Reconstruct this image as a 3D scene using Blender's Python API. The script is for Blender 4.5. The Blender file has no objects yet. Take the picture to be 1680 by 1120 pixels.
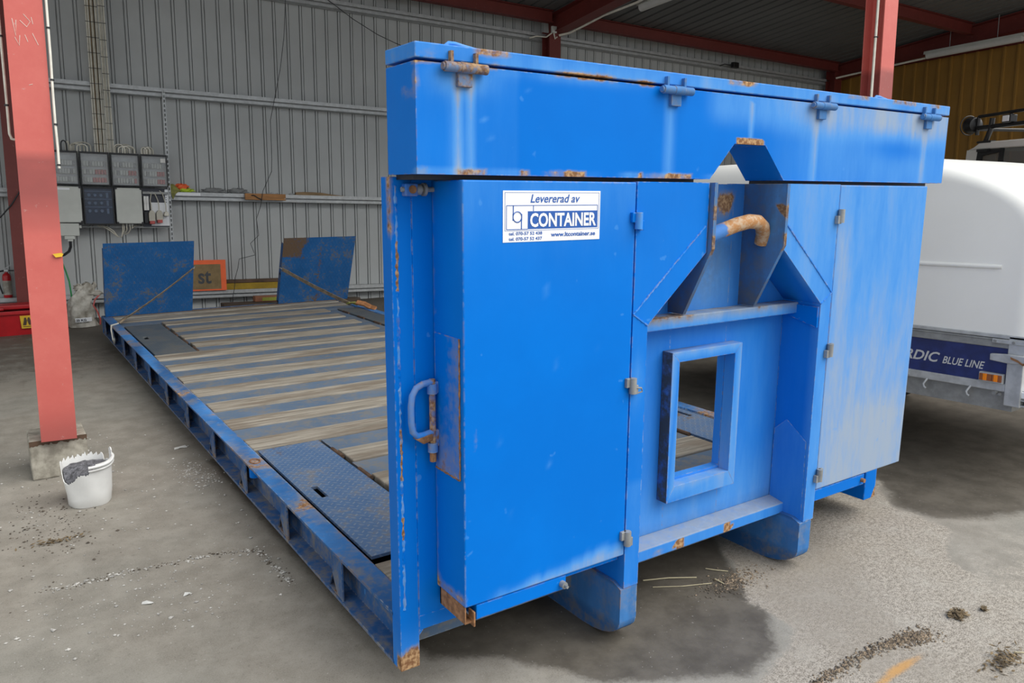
import bpy, bmesh, math, random
import numpy as np
from mathutils import Matrix, Vector
random.seed(7)
SC = bpy.context.scene
COL = SC.collection

# ------------------------------------------------------------------ camera
CAM = Vector((-0.91491, -1.93264, 1.50853))
FWD = Vector((0.5513521, 0.8122074, -0.1906043)); RGT = Vector((0.82792881, -0.56080931, 0.0051773)); UPV = Vector((0.10268762, 0.1606613, 0.9816533))
cd = bpy.data.cameras.new('camera'); cam = bpy.data.objects.new('camera', cd); COL.objects.link(cam)
mw = Matrix.Identity(4)
for i in range(3):
    mw[i][0] = RGT[i]; mw[i][1] = UPV[i]; mw[i][2] = -FWD[i]; mw[i][3] = CAM[i]
cam.matrix_world = mw
cd.sensor_fit = 'HORIZONTAL'; cd.sensor_width = 36.0; cd.lens = 1274.92 / 1680 * 36.0; cd.clip_end = 200
SC.camera = cam
# ------------------------------------------------------------------ light: overcast sky + weak diffuse sun
W = bpy.data.worlds.new('overcast_sky'); SC.world = W; W.use_nodes = True
bg = W.node_tree.nodes['Background']; bg.inputs[0].default_value = (0.93, 0.97, 1.0, 1); bg.inputs[1].default_value = 0.82
sl = bpy.data.lights.new('cloud_sun', 'SUN'); sl.energy = 2.9; sl.angle = math.radians(60); sl.color = (1, 0.97, 0.92)
so = bpy.data.objects.new('cloud_sun', sl); COL.objects.link(so); so.rotation_euler = (math.radians(43), 0, math.radians(40))
SC.view_settings.view_transform = 'Standard'; SC.view_settings.look = 'None'
SC.view_settings.exposure = 0.2; SC.view_settings.gamma = 1.0; SC.view_settings.use_curve_mapping = False

# ------------------------------------------------------------------ frames
I4 = Matrix.Identity(4)
S = 1.07
MB3 = Matrix(((0.99896273, 0.03833898, 0.02456813), (-0.03931493, 0.99840351, 0.04055582), (-0.02297404, -0.04147965, 0.99887518)))
C0 = Vector((-0.91491, -1.93264, 1.42853))
FB = Matrix.Translation(C0 * (1 - S) + Vector((0, 0, 0.08))) @ (MB3 * S).to_4x4()      # the shed, which stands very slightly out of level with the yard
FC = Matrix.Translation((0, 0, 0.08))                                                   # the container, resting on its skids

# ------------------------------------------------------------------ materials
def newmat(name):
    m = bpy.data.materials.new(name); m.use_nodes = True
    nt = m.node_tree; return m, nt, nt.nodes['Principled BSDF']
class NG:
    def __init__(s, nt): s.nt = nt
    def n(s, t, **kw):
        nd = s.nt.nodes.new(t)
        for k, v in kw.items(): setattr(nd, k, v)
        return nd
    def link(s, a, b): s.nt.links.new(a, b)
    def val(s, sock, v):
        if hasattr(v, 'is_output'): s.link(v, sock)
        else: sock.default_value = v
    def math(s, op, a, b=0.0, c=None, clamp=False):
        nd = s.n('ShaderNodeMath', operation=op); nd.use_clamp = clamp
        s.val(nd.inputs[0], a); s.val(nd.inputs[1], b)
        if c is not None: s.val(nd.inputs[2], c)
        return nd.outputs[0]
    def step(s, v, lo, hi, a=0.0, b=1.0):
        nd = s.n('ShaderNodeMapRange', interpolation_type='SMOOTHSTEP')
        s.val(nd.inputs[0], v); nd.inputs[1].default_value = lo; nd.inputs[2].default_value = hi; nd.inputs[3].default_value = a; nd.inputs[4].default_value = b
        return nd.outputs[0]
    def mix(s, f, a, b):
        nd = s.n('ShaderNodeMix', data_type='RGBA'); s.val(nd.inputs[0], f)
        for i, v in ((6, a), (7, b)):
            if hasattr(v, 'is_output'): s.link(v, nd.inputs[i])
            else: nd.inputs[i].default_value = (*v[:3], 1)
        return nd.outputs[2]
    def coord(s, scale=None, rot=None):
        tc = s.n('ShaderNodeTexCoord').outputs['Object']
        if scale is None and rot is None: return tc
        mp = s.n('ShaderNodeMapping'); s.link(tc, mp.inputs[0])
        if scale: mp.inputs['Scale'].default_value = scale
        if rot: mp.inputs['Rotation'].default_value = rot
        return mp.outputs[0]
    def noise(s, scale, detail=4, rough=0.55, vec=None, dist=0.0):
        nd = s.n('ShaderNodeTexNoise'); nd.inputs['Scale'].default_value = scale; nd.inputs['Detail'].default_value = detail
        nd.inputs['Roughness'].default_value = rough; nd.inputs['Distortion'].default_value = dist
        s.link(vec if vec is not None else s.coord(), nd.inputs['Vector']); return nd.outputs[0]
    def attr(s, name):
        nd = s.n('ShaderNodeAttribute'); nd.attribute_name = name; return nd.outputs['Fac']
    def bump(s, h, strength=0.3, dist=0.01):
        nd = s.n('ShaderNodeBump'); nd.inputs['Strength'].default_value = strength; nd.inputs['Distance'].default_value = dist
        s.link(h, nd.inputs['Height']); return nd.outputs[0]
    def edge(s, r):
        bv = s.n('ShaderNodeBevel', samples=4); bv.inputs['Radius'].default_value = r
        ge = s.n('ShaderNodeNewGeometry'); d = s.n('ShaderNodeVectorMath', operation='DOT_PRODUCT')
        s.link(bv.outputs[0], d.inputs[0]); s.link(ge.outputs['Normal'], d.inputs[1])
        return s.math('SUBTRACT', 1.0, d.outputs['Value'], clamp=True)

RUST_D, RUST_L = (0.22, 0.11, 0.055), (0.50, 0.32, 0.17)
def paint(name, base, light, chalk=(0.085, 0.31, 0.74), rough=0.38, wear=1.0, dirt=0.0, dirtcol=(0.13, 0.115, 0.095), edger=0.006, spec=0.09):
    m, nt, p = newmat(name); g = NG(nt)
    n1 = g.noise(2.3, 5); n2 = g.noise(38, 6, 0.65); n3 = g.noise(9, 6, 0.7)
    c = g.mix(g.step(n1, 0.35, 0.72), base, light)
    if dirt:
        dm = g.math('MULTIPLY', g.step(g.math('ADD', n3, g.math('MULTIPLY', g.math('SUBTRACT', n2, 0.5), 0.5)), 0.62 - 0.34 * dirt, 0.80 - 0.2 * dirt), min(1, 0.45 + dirt * 0.5))
        c = g.mix(dm, c, dirtcol)
    ch = g.attr('chalk'); cm = g.math('MULTIPLY', ch, g.math('ADD', 0.35, g.math('MULTIPLY', g.noise(5, 6, 0.7, g.coord((3, 3, 0.6))), 1.1)), clamp=True)
    c = g.mix(g.step(cm, 0.0, 0.55, 0, 0.9), c, chalk); c = g.mix(g.step(cm, 0.4, 1.0, 0, 0.75), c, (0.38, 0.41, 0.42))
    sp = g.step(g.noise(21, 2, 0.4), 0.735, 0.78); c = g.mix(g.math('MULTIPLY', sp, 0.35 * wear), c, chalk)
    e = g.edge(edger); em = g.math('MULTIPLY', g.step(e, 0.015, 0.12), g.step(g.math('ADD', n2, g.math('MULTIPLY', n3, 0.35)), 0.62, 0.78), clamp=True)
    c = g.mix(g.math('MULTIPLY', em, 0.75 * wear), c, g.mix(g.step(n1, 0.45, 0.6), (0.42, 0.47, 0.5), (0.3, 0.17, 0.09)))
    ru = g.math('ADD', g.attr('rust'), g.math('MULTIPLY', g.math('SUBTRACT', g.math('ADD', n2, n3), 1.0), 0.55))
    rm = g.step(ru, 0.42, 0.6)
    rc = g.mix(g.step(g.noise(70, 4), 0.4, 0.65), RUST_D, RUST_L)
    halo = g.step(ru, 0.16, 0.5, 0, 0.45); c = g.mix(g.math('MULTIPLY', halo, g.step(g.attr('rust'), 0.02, 0.1)), c, (0.3, 0.27, 0.22))
    rm = g.math('MULTIPLY', rm, g.step(g.attr('rust'), 0.03, 0.2)); c = g.mix(rm, c, rc)
    gm = g.math('MULTIPLY', g.attr('grime'), g.step(g.math('ADD', n3, g.math('MULTIPLY', g.math('SUBTRACT', n2, 0.5), 0.6)), 0.25, 0.6, 0.45, 1.0), clamp=True); c = g.mix(gm, c, (0.085, 0.082, 0.075))
    g.link(c, p.inputs['Base Color'])
    r = g.math('ADD', rough, g.math('MULTIPLY', g.math('MAXIMUM', rm, g.math('MULTIPLY', cm, 0.6)), 0.5), clamp=True)
    g.link(r, p.inputs['Roughness']); p.inputs['Specular IOR Level'].default_value = spec
    g.link(g.bump(g.math('ADD', n1, g.math('MULTIPLY', rm, 0.5)), 0.12, 0.004), p.inputs['Normal'])
    return m
def simple(name, col, rough=0.6, metal=0.0, var=0.15, scale=12, bump=0.0, spec=0.5, col2=None, stretch=None):
    m, nt, p = newmat(name); g = NG(nt)
    n = g.noise(scale, 5, 0.6, g.coord(stretch) if stretch else None)
    c2 = col2 or tuple(max(0, v * (1 - var * 2)) for v in col)
    g.link(g.mix(g.step(n, 0.3, 0.7), c2, col), p.inputs['Base Color'])
    p.inputs['Roughness'].default_value = rough; p.inputs['Metallic'].default_value = metal; p.inputs['Specular IOR Level'].default_value = spec
    if bump: g.link(g.bump(n, bump, 0.01), p.inputs['Normal'])
    return m
def glassy(name, tint, alpha, veil=0.5):
    m, nt, p = newmat(name); g = NG(nt)
    out = nt.nodes['Material Output']; tr = g.n('ShaderNodeBsdfTransparent'); tr.inputs[0].default_value = (*tint, 1)
    p.inputs['Base Color'].default_value = (*[min(0.8, v * veil) for v in tint], 1); p.inputs['Roughness'].default_value = 0.12
    mx = g.n('ShaderNodeMixShader'); mx.inputs[0].default_value = alpha
    g.link(tr.outputs[0], mx.inputs[1]); g.link(p.outputs[0], mx.inputs[2]); g.link(mx.outputs[0], out.inputs[0]); return m

M = {}
M['blue'] = paint('blue_paint', (0.0, 0.155, 0.62), (0.0, 0.175, 0.68))
M['blue_top'] = paint('blue_paint_upper', (0.0, 0.155, 0.62), (0.0, 0.175, 0.68))
M['blue_rail'] = paint('blue_paint_rail', (0.025, 0.10, 0.275), (0.045, 0.135, 0.33), wear=1.3, dirt=0.55, dirtcol=(0.17, 0.165, 0.155), rough=0.5)
M['blue_deck'] = paint('blue_paint_deck', (0.10, 0.15, 0.225), (0.135, 0.185, 0.26), wear=0.8, dirt=0.6, dirtcol=(0.20, 0.19, 0.172), rough=0.65)
M['blue_ramp'] = None
def checker(name, base, light, dirt, dcol, dlo, lug=0.13):
    m, nt, p = newmat(name); g = NG(nt)
    n1 = g.noise(4, 6, 0.7); n2 = g.noise(45, 5, 0.6)
    tc = g.coord((1, 1, 1)); sx = g.n('ShaderNodeSeparateXYZ'); g.link(tc, sx.inputs[0])
    zz = g.math('ADD', sx.outputs[1], sx.outputs[2])
    K = 36.0
    def lugs(ox, sgn):
        u = g.math('MULTIPLY', g.math('ADD', sx.outputs[0], g.math('MULTIPLY', zz, sgn)), K * 0.7071)
        v = g.math('MULTIPLY', g.math('SUBTRACT', g.math('MULTIPLY', zz, sgn), sx.outputs[0]), K * 0.7071)
        return u, v
    u, v = lugs(0, 1)
    cell = g.math('MODULO', g.math('ABSOLUTE', g.math('ADD', g.math('FLOOR', u), g.math('FLOOR', v))), 2.0)
    fu = g.math('SUBTRACT', g.math('FRACT', u), 0.5); fv = g.math('SUBTRACT', g.math('FRACT', v), 0.5)
    def ell(a, b):
        return g.math('ADD', g.math('POWER', g.math('DIVIDE', a, 0.46), 2.0), g.math('POWER', g.math('DIVIDE', b, 0.16), 2.0))
    d1 = ell(fu, fv); d2 = ell(fv, fu)
    mx = g.n('ShaderNodeMix', data_type='FLOAT'); g.link(cell, mx.inputs[0]); g.link(d1, mx.inputs[2]); g.link(d2, mx.inputs[3])
    h = g.step(mx.outputs[0], 0.4, 1.0, 1.0, 0.0)
    c = g.mix(g.step(n1, 0.35, 0.7), base, light)
    dm = g.math('MULTIPLY', g.step(g.math('ADD', n1, g.math('MULTIPLY', g.math('SUBTRACT', n2, 0.5), 0.6)), dlo, dlo + 0.18), dirt)
    c = g.mix(dm, c, dcol)
    c = g.mix(g.math('MULTIPLY', h, lug), c, (0.36, 0.39, 0.41))
    ru = g.attr('rust'); c = g.mix(g.step(g.math('ADD', ru, g.math('SUBTRACT', n2, 0.5)), 0.3, 0.6), c, (0.14, 0.09, 0.055))
    g.link(c, p.inputs['Base Color']); p.inputs['Roughness'].default_value = 0.55
    g.link(g.bump(h, 0.5, 0.003), p.inputs['Normal']); return m
M['chk_front'] = checker('blue_checker_plate', (0.07, 0.14, 0.275), (0.11, 0.185, 0.32), 0.6, (0.21, 0.185, 0.15), 0.50, 0.30)
M['chk_rear'] = checker('grey_checker_plate', (0.075, 0.095, 0.115), (0.12, 0.14, 0.15), 0.6, (0.13, 0.12, 0.105), 0.45)
M['blue_ramp'] = checker('blue_ramp_plate', (0.008, 0.10, 0.30), (0.014, 0.13, 0.38), 0.75, (0.16, 0.145, 0.10), 0.52, 0.04)
M['rust'] = simple('rusted_steel', (0.38, 0.19, 0.085), 0.85, 0, 0.3, 40, 0.3, col2=(0.15, 0.07, 0.03))
M['bar'] = None
def barmat():
    m, nt, p = newmat('rusty_hook_bar'); g = NG(nt); n = g.noise(14, 6, 0.7)
    k = g.step(g.math('ADD', g.attr('rust'), g.math('MULTIPLY', g.math('SUBTRACT', n, 0.5), 0.9)), 0.4, 0.55)
    rc = g.mix(g.step(g.noise(50, 5, 0.7), 0.42, 0.62), (0.42, 0.2, 0.07), (0.5, 0.36, 0.24))
    g.link(g.mix(k, (0.05, 0.2, 0.55), rc), p.inputs['Base Color']); p.inputs['Roughness'].default_value = 0.75
    g.link(g.bump(n, 0.4, 0.006), p.inputs['Normal']); return m
M['bar'] = barmat()
M['galv'] = simple('galvanised_steel', (0.55, 0.57, 0.58), 0.45, 0.35, 0.12, 18)
M['galv_dull'] = simple('dull_galvanised', (0.34, 0.35, 0.35), 0.55, 0.25, 0.15, 15)
M['black'] = simple('black_plastic', (0.022, 0.024, 0.028), 0.5, 0, 0.1)
M['blackgloss'] = simple('black_coated_metal', (0.012, 0.012, 0.013), 0.35)
M['dark_plastic'] = simple('dark_blue_grey_plastic', (0.05, 0.055, 0.075), 0.4)
M['grey_plastic'] = simple('light_grey_plastic', (0.60, 0.62, 0.58), 0.5, 0, 0.05, 6)
M['white_plastic'] = simple('white_plastic', (0.82, 0.82, 0.80), 0.45, 0, 0.04, 9)
M['hood'] = simple('white_fibreglass', (0.90, 0.90, 0.87), 0.35, 0, 0.02, 2)
M['white'] = simple('white_vinyl', (0.87, 0.89, 0.92), 0.4, 0, 0.02)
M['ink'] = simple('blue_ink', (0.012, 0.10, 0.42), 0.45, 0, 0.05)
M['red_plastic'] = simple('red_plastic', (0.52, 0.012, 0.018), 0.4, 0, 0.12, 5)
M['red_fuse'] = simple('red_fuse_caps', (0.55, 0.1, 0.09), 0.5)
M['yellow'] = simple('yellow_vinyl', (0.83, 0.52, 0.03), 0.5, 0, 0.1)
M['orange'] = simple('fluorescent_orange', (1.0, 0.17, 0.05), 0.55, 0, 0.04)
M['lime'] = simple('fluorescent_lime', (0.55, 0.75, 0.05), 0.7, 0, 0.15, 20)
M['olive'] = simple('olive_cloth', (0.33, 0.33, 0.09), 0.8, 0, 0.25, 20)
M['cardboard'] = simple('cardboard', (0.30, 0.21, 0.10), 0.8, 0, 0.15, 14)
M['darkgrey'] = simple('dark_grey_lettering', (0.07, 0.075, 0.085), 0.6)
M['mustard'] = simple('mustard_paint', (0.42, 0.27, 0.012), 0.6, 0, 0.15)
M['brown'] = simple('brown_rusty_steel', (0.13, 0.075, 0.045), 0.7, 0, 0.25)
M['timber_dark'] = simple('dark_timber', (0.12, 0.085, 0.06), 0.8, 0, 0.3, 10, 0.3, stretch=(0.5, 6, 6))
M['board'] = simple('orange_pine', (0.52, 0.25, 0.09), 0.7, 0, 0.2, 10, 0.2, stretch=(0.6, 6, 6))
M['driftwood'] = simple('old_brown_wood', (0.34, 0.23, 0.12), 0.8, 0, 0.25, 10, 0.3, stretch=(0.6, 6, 6))
M['brick'] = simple('red_brown_block', (0.36, 0.15, 0.08), 0.8)
M['green'] = simple('green_sheath', (0.03, 0.35, 0.10), 0.5)
M['greenpaint'] = simple('green_yellow_paint', (0.33, 0.36, 0.05), 0.7)
M['cream'] = simple('cream_cable_sheath', (0.86, 0.83, 0.73), 0.5, 0, 0.1)
M['greycable'] = simple('grey_cable_sheath', (0.62, 0.59, 0.50), 0.5, 0, 0.1)
M['browncable'] = simple('brown_cable_sheath', (0.30, 0.22, 0.12), 0.5)
M['strap'] = simple('dirty_webbing', (0.33, 0.26, 0.18), 0.9, 0, 0.25, 25)
M['strap_orange'] = simple('orange_webbing', (0.5, 0.22, 0.09), 0.85, 0, 0.2, 25)
M['pane'] = glassy('clear_cover', (0.94, 0.95, 0.96), 0.16, 0.85)  # whitish base colour paints in a veil of reflected light over the shaded interior
M['board_grey'] = simple('grey_moulded_plastic', (0.52, 0.55, 0.56), 0.5)
M['pane_blue'] = glassy('smoked_blue_cover', (0.68, 0.74, 0.84), 0.16)
M['carglass'] = glassy('car_glass', (0.55, 0.58, 0.58), 0.35)
M['sheet'] = glassy('crumpled_clear_plastic', (0.75, 0.77, 0.77), 0.55)
M['rubber'] = simple('tyre_rubber', (0.02, 0.02, 0.02), 0.8)
M['trailer_blue'] = simple('navy_trailer_panel', (0.016, 0.032, 0.17), 0.42, 0, 0.2, 12)
M['silver'] = simple('silver_lettering', (0.60, 0.61, 0.62), 0.4, 0, 0.05)
M['amber'] = simple('amber_lens', (1.0, 0.28, 0.01), 0.25, 0, 0.1)
M['amber_dark'] = simple('dark_red_lens', (0.32, 0.10, 0.03), 0.3)
M['carwhite'] = simple('white_car_paint', (0.66, 0.66, 0.62), 0.3, 0, 0.03, 4)
M['lamp'] = simple('lamp_diffuser', (0.62, 0.62, 0.60), 0.5, 0, 0.03)
M['lens'] = simple('clear_lens', (0.85, 0.88, 0.92), 0.15, 0, 0.02)
M['bag'] = simple('dirty_plastic_sack', (0.62, 0.60, 0.54), 0.45, 0, 0.2, 9, 0.5, col2=(0.23, 0.21, 0.17))
M['straw'] = simple('dry_straw', (0.62, 0.55, 0.36), 0.8)
M['grit'] = simple('pale_grit', (0.62, 0.60, 0.56), 0.85, 0, 0.3, 30)
M['darkgrit'] = simple('dark_soil_grit', (0.16, 0.13, 0.10), 0.9, 0, 0.4, 40)
M['tan'] = simple('tan_grit', (0.38, 0.29, 0.20), 0.9, 0, 0.4, 40)
M['leaf'] = simple('dead_leaves', (0.24, 0.17, 0.09), 0.9, 0, 0.4, 30)
M['paper'] = simple('white_paper', (0.8, 0.8, 0.77), 0.7)
M['rubble'] = simple('grey_cement_rubble', (0.20, 0.20, 0.22), 0.9, 0, 0.35, 60, 0.6)
M['concrete'] = simple('old_concrete', (0.48, 0.45, 0.38), 0.9, 0, 0.22, 16, 0.3, col2=(0.24, 0.22, 0.18))
M['wall'] = simple('grey_coated_sheet', (0.50, 0.52, 0.52), 0.5, 0, 0.05, 1.5)
M['yellow_wall'] = simple('ochre_coated_sheet', (0.30, 0.155, 0.026), 0.5, 0, 0.08, 1.5)
M['roof'] = simple('grey_roof_sheet', (0.15, 0.155, 0.155), 0.55, 0, 0.08, 1.2)
def redmat(name, base, light):
    m, nt, p = newmat(name); g = NG(nt)
    n = g.noise(5, 6, 0.7); n2 = g.noise(40, 5, 0.6)
    c = g.mix(g.step(n, 0.3, 0.75), base, light)
    c = g.mix(g.math('MULTIPLY', g.attr('grime'), g.step(n, 0.2, 0.6, 0.7, 1)), c, (base[0] * 0.5, base[1] * 0.55, base[2] * 0.6))
    c = g.mix(g.math('MULTIPLY', g.step(n2, 0.66, 0.72), 0.3), c, (0.5, 0.42, 0.38))
    g.link(c, p.inputs['Base Color']); p.inputs['Roughness'].default_value = 0.55; return m
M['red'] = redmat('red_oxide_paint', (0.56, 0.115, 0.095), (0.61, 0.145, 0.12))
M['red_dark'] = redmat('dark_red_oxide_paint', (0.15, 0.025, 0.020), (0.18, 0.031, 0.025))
def woodmat():
    m, nt, p = newmat('weathered_deck_wood'); g = NG(nt)
    oi = g.n('ShaderNodeObjectInfo').outputs['Random']
    vec = g.n('ShaderNodeVectorMath', operation='ADD'); g.link(g.coord((0.7, 14, 14)), vec.inputs[0])
    cb = g.n('ShaderNodeCombineXYZ'); g.link(g.math('MULTIPLY', oi, 50), cb.inputs[0]); g.link(g.math('MULTIPLY', oi, 31), cb.inputs[1]); g.link(cb.outputs[0], vec.inputs[1])
    gr = g.noise(3.0, 8, 0.7, vec.outputs[0], 0.4)
    v2 = g.n('ShaderNodeVectorMath', operation='ADD'); g.link(g.coord((0.9, 4, 4)), v2.inputs[0]); g.link(cb.outputs[0], v2.inputs[1])
    big = g.noise(1.6, 5, 0.6, v2.outputs[0])
    c = g.mix(g.step(gr, 0.3, 0.68), (0.17, 0.15, 0.12), (0.40, 0.365, 0.305))
    c = g.mix(g.step(big, 0.48, 0.62, 0, 0.75), c, (0.17, 0.135, 0.10))
    c = g.mix(g.step(gr, 0.33, 0.26, 1, 0) if False else g.math('MULTIPLY', g.step(gr, 0.36, 0.29), 0.8), c, (0.07, 0.05, 0.035))
    g.link(c, p.inputs['Base Color']); p.inputs['Roughness'].default_value = 0.85
    g.link(g.bump(gr, 0.5, 0.006), p.inputs['Normal']); return m
M['wood'] = woodmat()
def floormat():
    m, nt, p = newmat('worn_asphalt_yard'); g = NG(nt)
    fine = g.noise(210, 4, 0.7); mid = g.noise(7, 8, 0.65); big = g.noise(0.9, 5, 0.6); peb = g.noise(60, 4, 0.65)
    c = g.mix(g.step(mid, 0.32, 0.7), (0.20, 0.178, 0.145), (0.30, 0.272, 0.23))
    c = g.mix(g.step(big, 0.42, 0.62), c, g.mix(g.step(mid, 0.3, 0.7), (0.19, 0.178, 0.15), (0.28, 0.262, 0.225)))
    c = g.mix(g.step(fine, 0.3, 0.7, 0.0, 0.42), c, (0.40, 0.385, 0.35)); c = g.mix(g.math('MULTIPLY', g.step(peb, 0.45, 0.28), 0.4), c, (0.13, 0.12, 0.10))
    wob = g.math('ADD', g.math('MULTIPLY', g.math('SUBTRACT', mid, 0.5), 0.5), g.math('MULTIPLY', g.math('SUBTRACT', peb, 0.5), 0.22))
    damp_and_shade = g.step(g.math('ADD', g.attr('damp_and_shade'), wob), 0.40, 0.60)  # damp patches, and the shade painted into the floor under the roof
    c = g.mix(damp_and_shade, c, g.mix(g.step(mid, 0.3, 0.7), (0.08, 0.07, 0.056), (0.135, 0.12, 0.098)))
    dry = g.step(g.math('ADD', g.attr('dry'), g.math('MULTIPLY', wob, 0.8)), 0.44, 0.56)
    agg = g.mix(g.step(g.math('ADD', fine, g.math('MULTIPLY', g.math('SUBTRACT', peb, 0.5), 0.5)), 0.36, 0.62), (0.15, 0.13, 0.105), (0.45, 0.405, 0.345))
    agg = g.mix(g.step(mid, 0.45, 0.75, 0, 0.5), agg, (0.42, 0.395, 0.345))
    agg = g.mix(g.step(big, 0.5, 0.66, 0, 0.55), agg, (0.25, 0.22, 0.18))
    c = g.mix(dry, c, agg)
    oc = g.step(g.math('ADD', g.attr('ochre'), g.math('MULTIPLY', g.math('ADD', wob, g.math('MULTIPLY', g.math('SUBTRACT', fine, 0.5), 0.5)), 1.3)), 0.38, 0.85); c = g.mix(g.math('MULTIPLY', g.math('MULTIPLY', oc, g.step(g.attr('ochre'), 0.02, 0.15)), 0.8), c, (0.52, 0.27, 0.07))
    c = g.mix(g.math('MULTIPLY', g.step(fine, 0.60, 0.72), 0.35), c, (0.10, 0.09, 0.075))
    c = g.mix(g.math('MULTIPLY', g.step(g.noise(85, 2, 0.5), 0.70, 0.74), 0.4), c, (0.55, 0.53, 0.5))
    g.link(c, p.inputs['Base Color']); g.link(g.math('SUBTRACT', 0.85, g.math('MULTIPLY', damp_and_shade, 0.3)), p.inputs['Roughness'])
    p.inputs['Specular IOR Level'].default_value = 0.35
    g.link(g.bump(g.math('ADD', fine, g.math('MULTIPLY', mid, 0.6)), 0.16, 0.004), p.inputs['Normal']); return m
M['floor'] = floormat()

# ------------------------------------------------------------------ mesh builder
class MB:
    def __init__(s): s.v = []; s.f = []
    def add(s, vs, fs):
        k = len(s.v); s.v += [tuple(v) for v in vs]; s.f += [tuple(i + k for i in f) for f in fs]; return s
    def box(s, x0, x1, y0, y1, z0, z1):
        if x0 > x1: x0, x1 = x1, x0
        if y0 > y1: y0, y1 = y1, y0
        if z0 > z1: z0, z1 = z1, z0
        return s.add([(x, y, z) for z in (z0, z1) for y in (y0, y1) for x in (x0, x1)], [(0, 2, 3, 1), (4, 5, 7, 6), (0, 1, 5, 4), (2, 6, 7, 3), (0, 4, 6, 2), (1, 3, 7, 5)])
    def prism(s, poly, ax, a0, a1):
        # poly in the two other axes (in xyz order)
        def P(q, a):
            return {'x': (a, q[0], q[1]), 'y': (q[0], a, q[1]), 'z': (q[0], q[1], a)}[ax]
        n = len(poly)
        return s.add([P(q, a0) for q in poly] + [P(q, a1) for q in poly], [tuple(range(n)), tuple(range(2 * n - 1, n - 1, -1))] + [(i, i + n, (i + 1) % n + n, (i + 1) % n) for i in range(n)])
    def tube(s, path, r, n=8, closed=False, flat=1.0):
        P = [Vector(p) for p in path]; rings = []; k = len(P); up = Vector((0.13, 0.27, 0.95)).normalized()
        rr = r if isinstance(r, (list, tuple)) else [r] * k
        prev = None
        for i in range(k):
            if closed: t = P[(i + 1) % k] - P[i - 1]
            else: t = (P[min(i + 1, k - 1)] - P[max(i - 1, 0)])
            t = t.normalized() if t.length > 1e-9 else Vector((0, 0, 1))
            a = prev if prev is not None else up
            a = a - t * a.dot(t)
            if a.length < 1e-3: a = Vector((1, 0, 0)) - t * t.x
            a.normalize(); b = t.cross(a); prev = a
            rings.append([P[i] + (a * math.cos(2 * math.pi * j / n) + b * math.sin(2 * math.pi * j / n) * flat) * rr[i] for j in range(n)])
        vs = [v for R in rings for v in R]; fs = []
        for i in range(k if closed else k - 1):
            i2 = (i + 1) % k
            for j in range(n):
                fs.append((i * n + j, i * n + (j + 1) % n, i2 * n + (j + 1) % n, i2 * n + j))
        if not closed: fs += [tuple(range(n - 1, -1, -1)), tuple(range((k - 1) * n, k * n))]
        return s.add(vs, fs)
    def cyl(s, a, b, r, n=14, r2=None): return s.tube([a, b], [r, r if r2 is None else r2], n)
    def lathe(s, prof, c, n=20, axis='z'):
        vs = []; fs = []
        for (r, h) in prof:
            for j in range(n):
                t = 2 * math.pi * j / n; a, b = r * math.cos(t), r * math.sin(t)
                vs.append({'z': (c[0] + a, c[1] + b, c[2] + h), 'y': (c[0] + a, c[1] + h, c[2] + b), 'x': (c[0] + h, c[1] + a, c[2] + b)}[axis])
        for i in range(len(prof) - 1):
            for j in range(n): fs.append((i * n + j, i * n + (j + 1) % n, (i + 1) * n + (j + 1) % n, (i + 1) * n + j))
        fs += [tuple(range(n - 1, -1, -1)), tuple(range((len(prof) - 1) * n, len(prof) * n))]
        return s.add(vs, fs)
    def strip(s, path, w, th, side):
        # flat band along path; side = width direction
        sd = Vector(side).normalized(); P = [Vector(p) for p in path]; vs = []; fs = []
        for i, p in enumerate(P):
            t = (P[min(i + 1, len(P) - 1)] - P[max(i - 1, 0)]).normalized(); nn = t.cross(sd).normalized()
            for a, b in ((-1, -1), (1, -1), (1, 1), (-1, 1)): vs.append(p + sd * a * w / 2 + nn * b * th / 2)
        for i in range(len(P) - 1):
            for j in range(4): fs.append((i * 4 + j, i * 4 + (j + 1) % 4, i * 4 + 4 + (j + 1) % 4, i * 4 + 4 + j))
        fs += [(3, 2, 1, 0), tuple(range(len(P) * 4 - 4, len(P) * 4))]
        return s.add(vs, fs)
    def rock(s, c, r, sq=1.0):
        o = [Vector(v) for v in ((1, 0, 0), (-1, 0, 0), (0, 1, 0), (0, -1, 0), (0, 0, 1), (0, 0, -1))]
        vs = [(c[0] + v.x * r * random.uniform(0.6, 1.4), c[1] + v.y * r * random.uniform(0.6, 1.4), c[2] + v.z * r * sq * random.uniform(0.6, 1.2)) for v in o]
        return s.add(vs, [(0, 2, 4), (2, 1, 4), (1, 3, 4), (3, 0, 4), (2, 0, 5), (1, 2, 5), (3, 1, 5), (0, 3, 5)])
    def build(s, name, mat, parent=None, frame=None, bevel=0.0, smooth=None, dice=None, attrs=None, base=None, segs=2):
        loc = Vector(base) if base is not None else (parent['_loc'] if parent is not None and '_loc' in parent.keys() else None)
        off = Vector(loc) if loc is not None else Vector((0, 0, 0))
        me = bpy.data.meshes.new(name); me.from_pydata([tuple(Vector(v) - off) for v in s.v], [], s.f)
        bm = bmesh.new(); bm.from_mesh(me)
        bmesh.ops.recalc_face_normals(bm, faces=bm.faces)
        if dice:
            for ax, step in enumerate(dice):
                if not step: continue
                lo = min(v.co[ax] for v in bm.verts); hi = max(v.co[ax] for v in bm.verts); n = int((hi - lo) / step)
                for i in range(1, n + 1):
                    co = Vector((0, 0, 0)); no = Vector((0, 0, 0)); co[ax] = lo + (hi - lo) * i / (n + 1); no[ax] = 1
                    bmesh.ops.bisect_plane(bm, geom=bm.verts[:] + bm.edges[:] + bm.faces[:], plane_co=co, plane_no=no)
        bm.to_mesh(me); bm.free()
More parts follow.
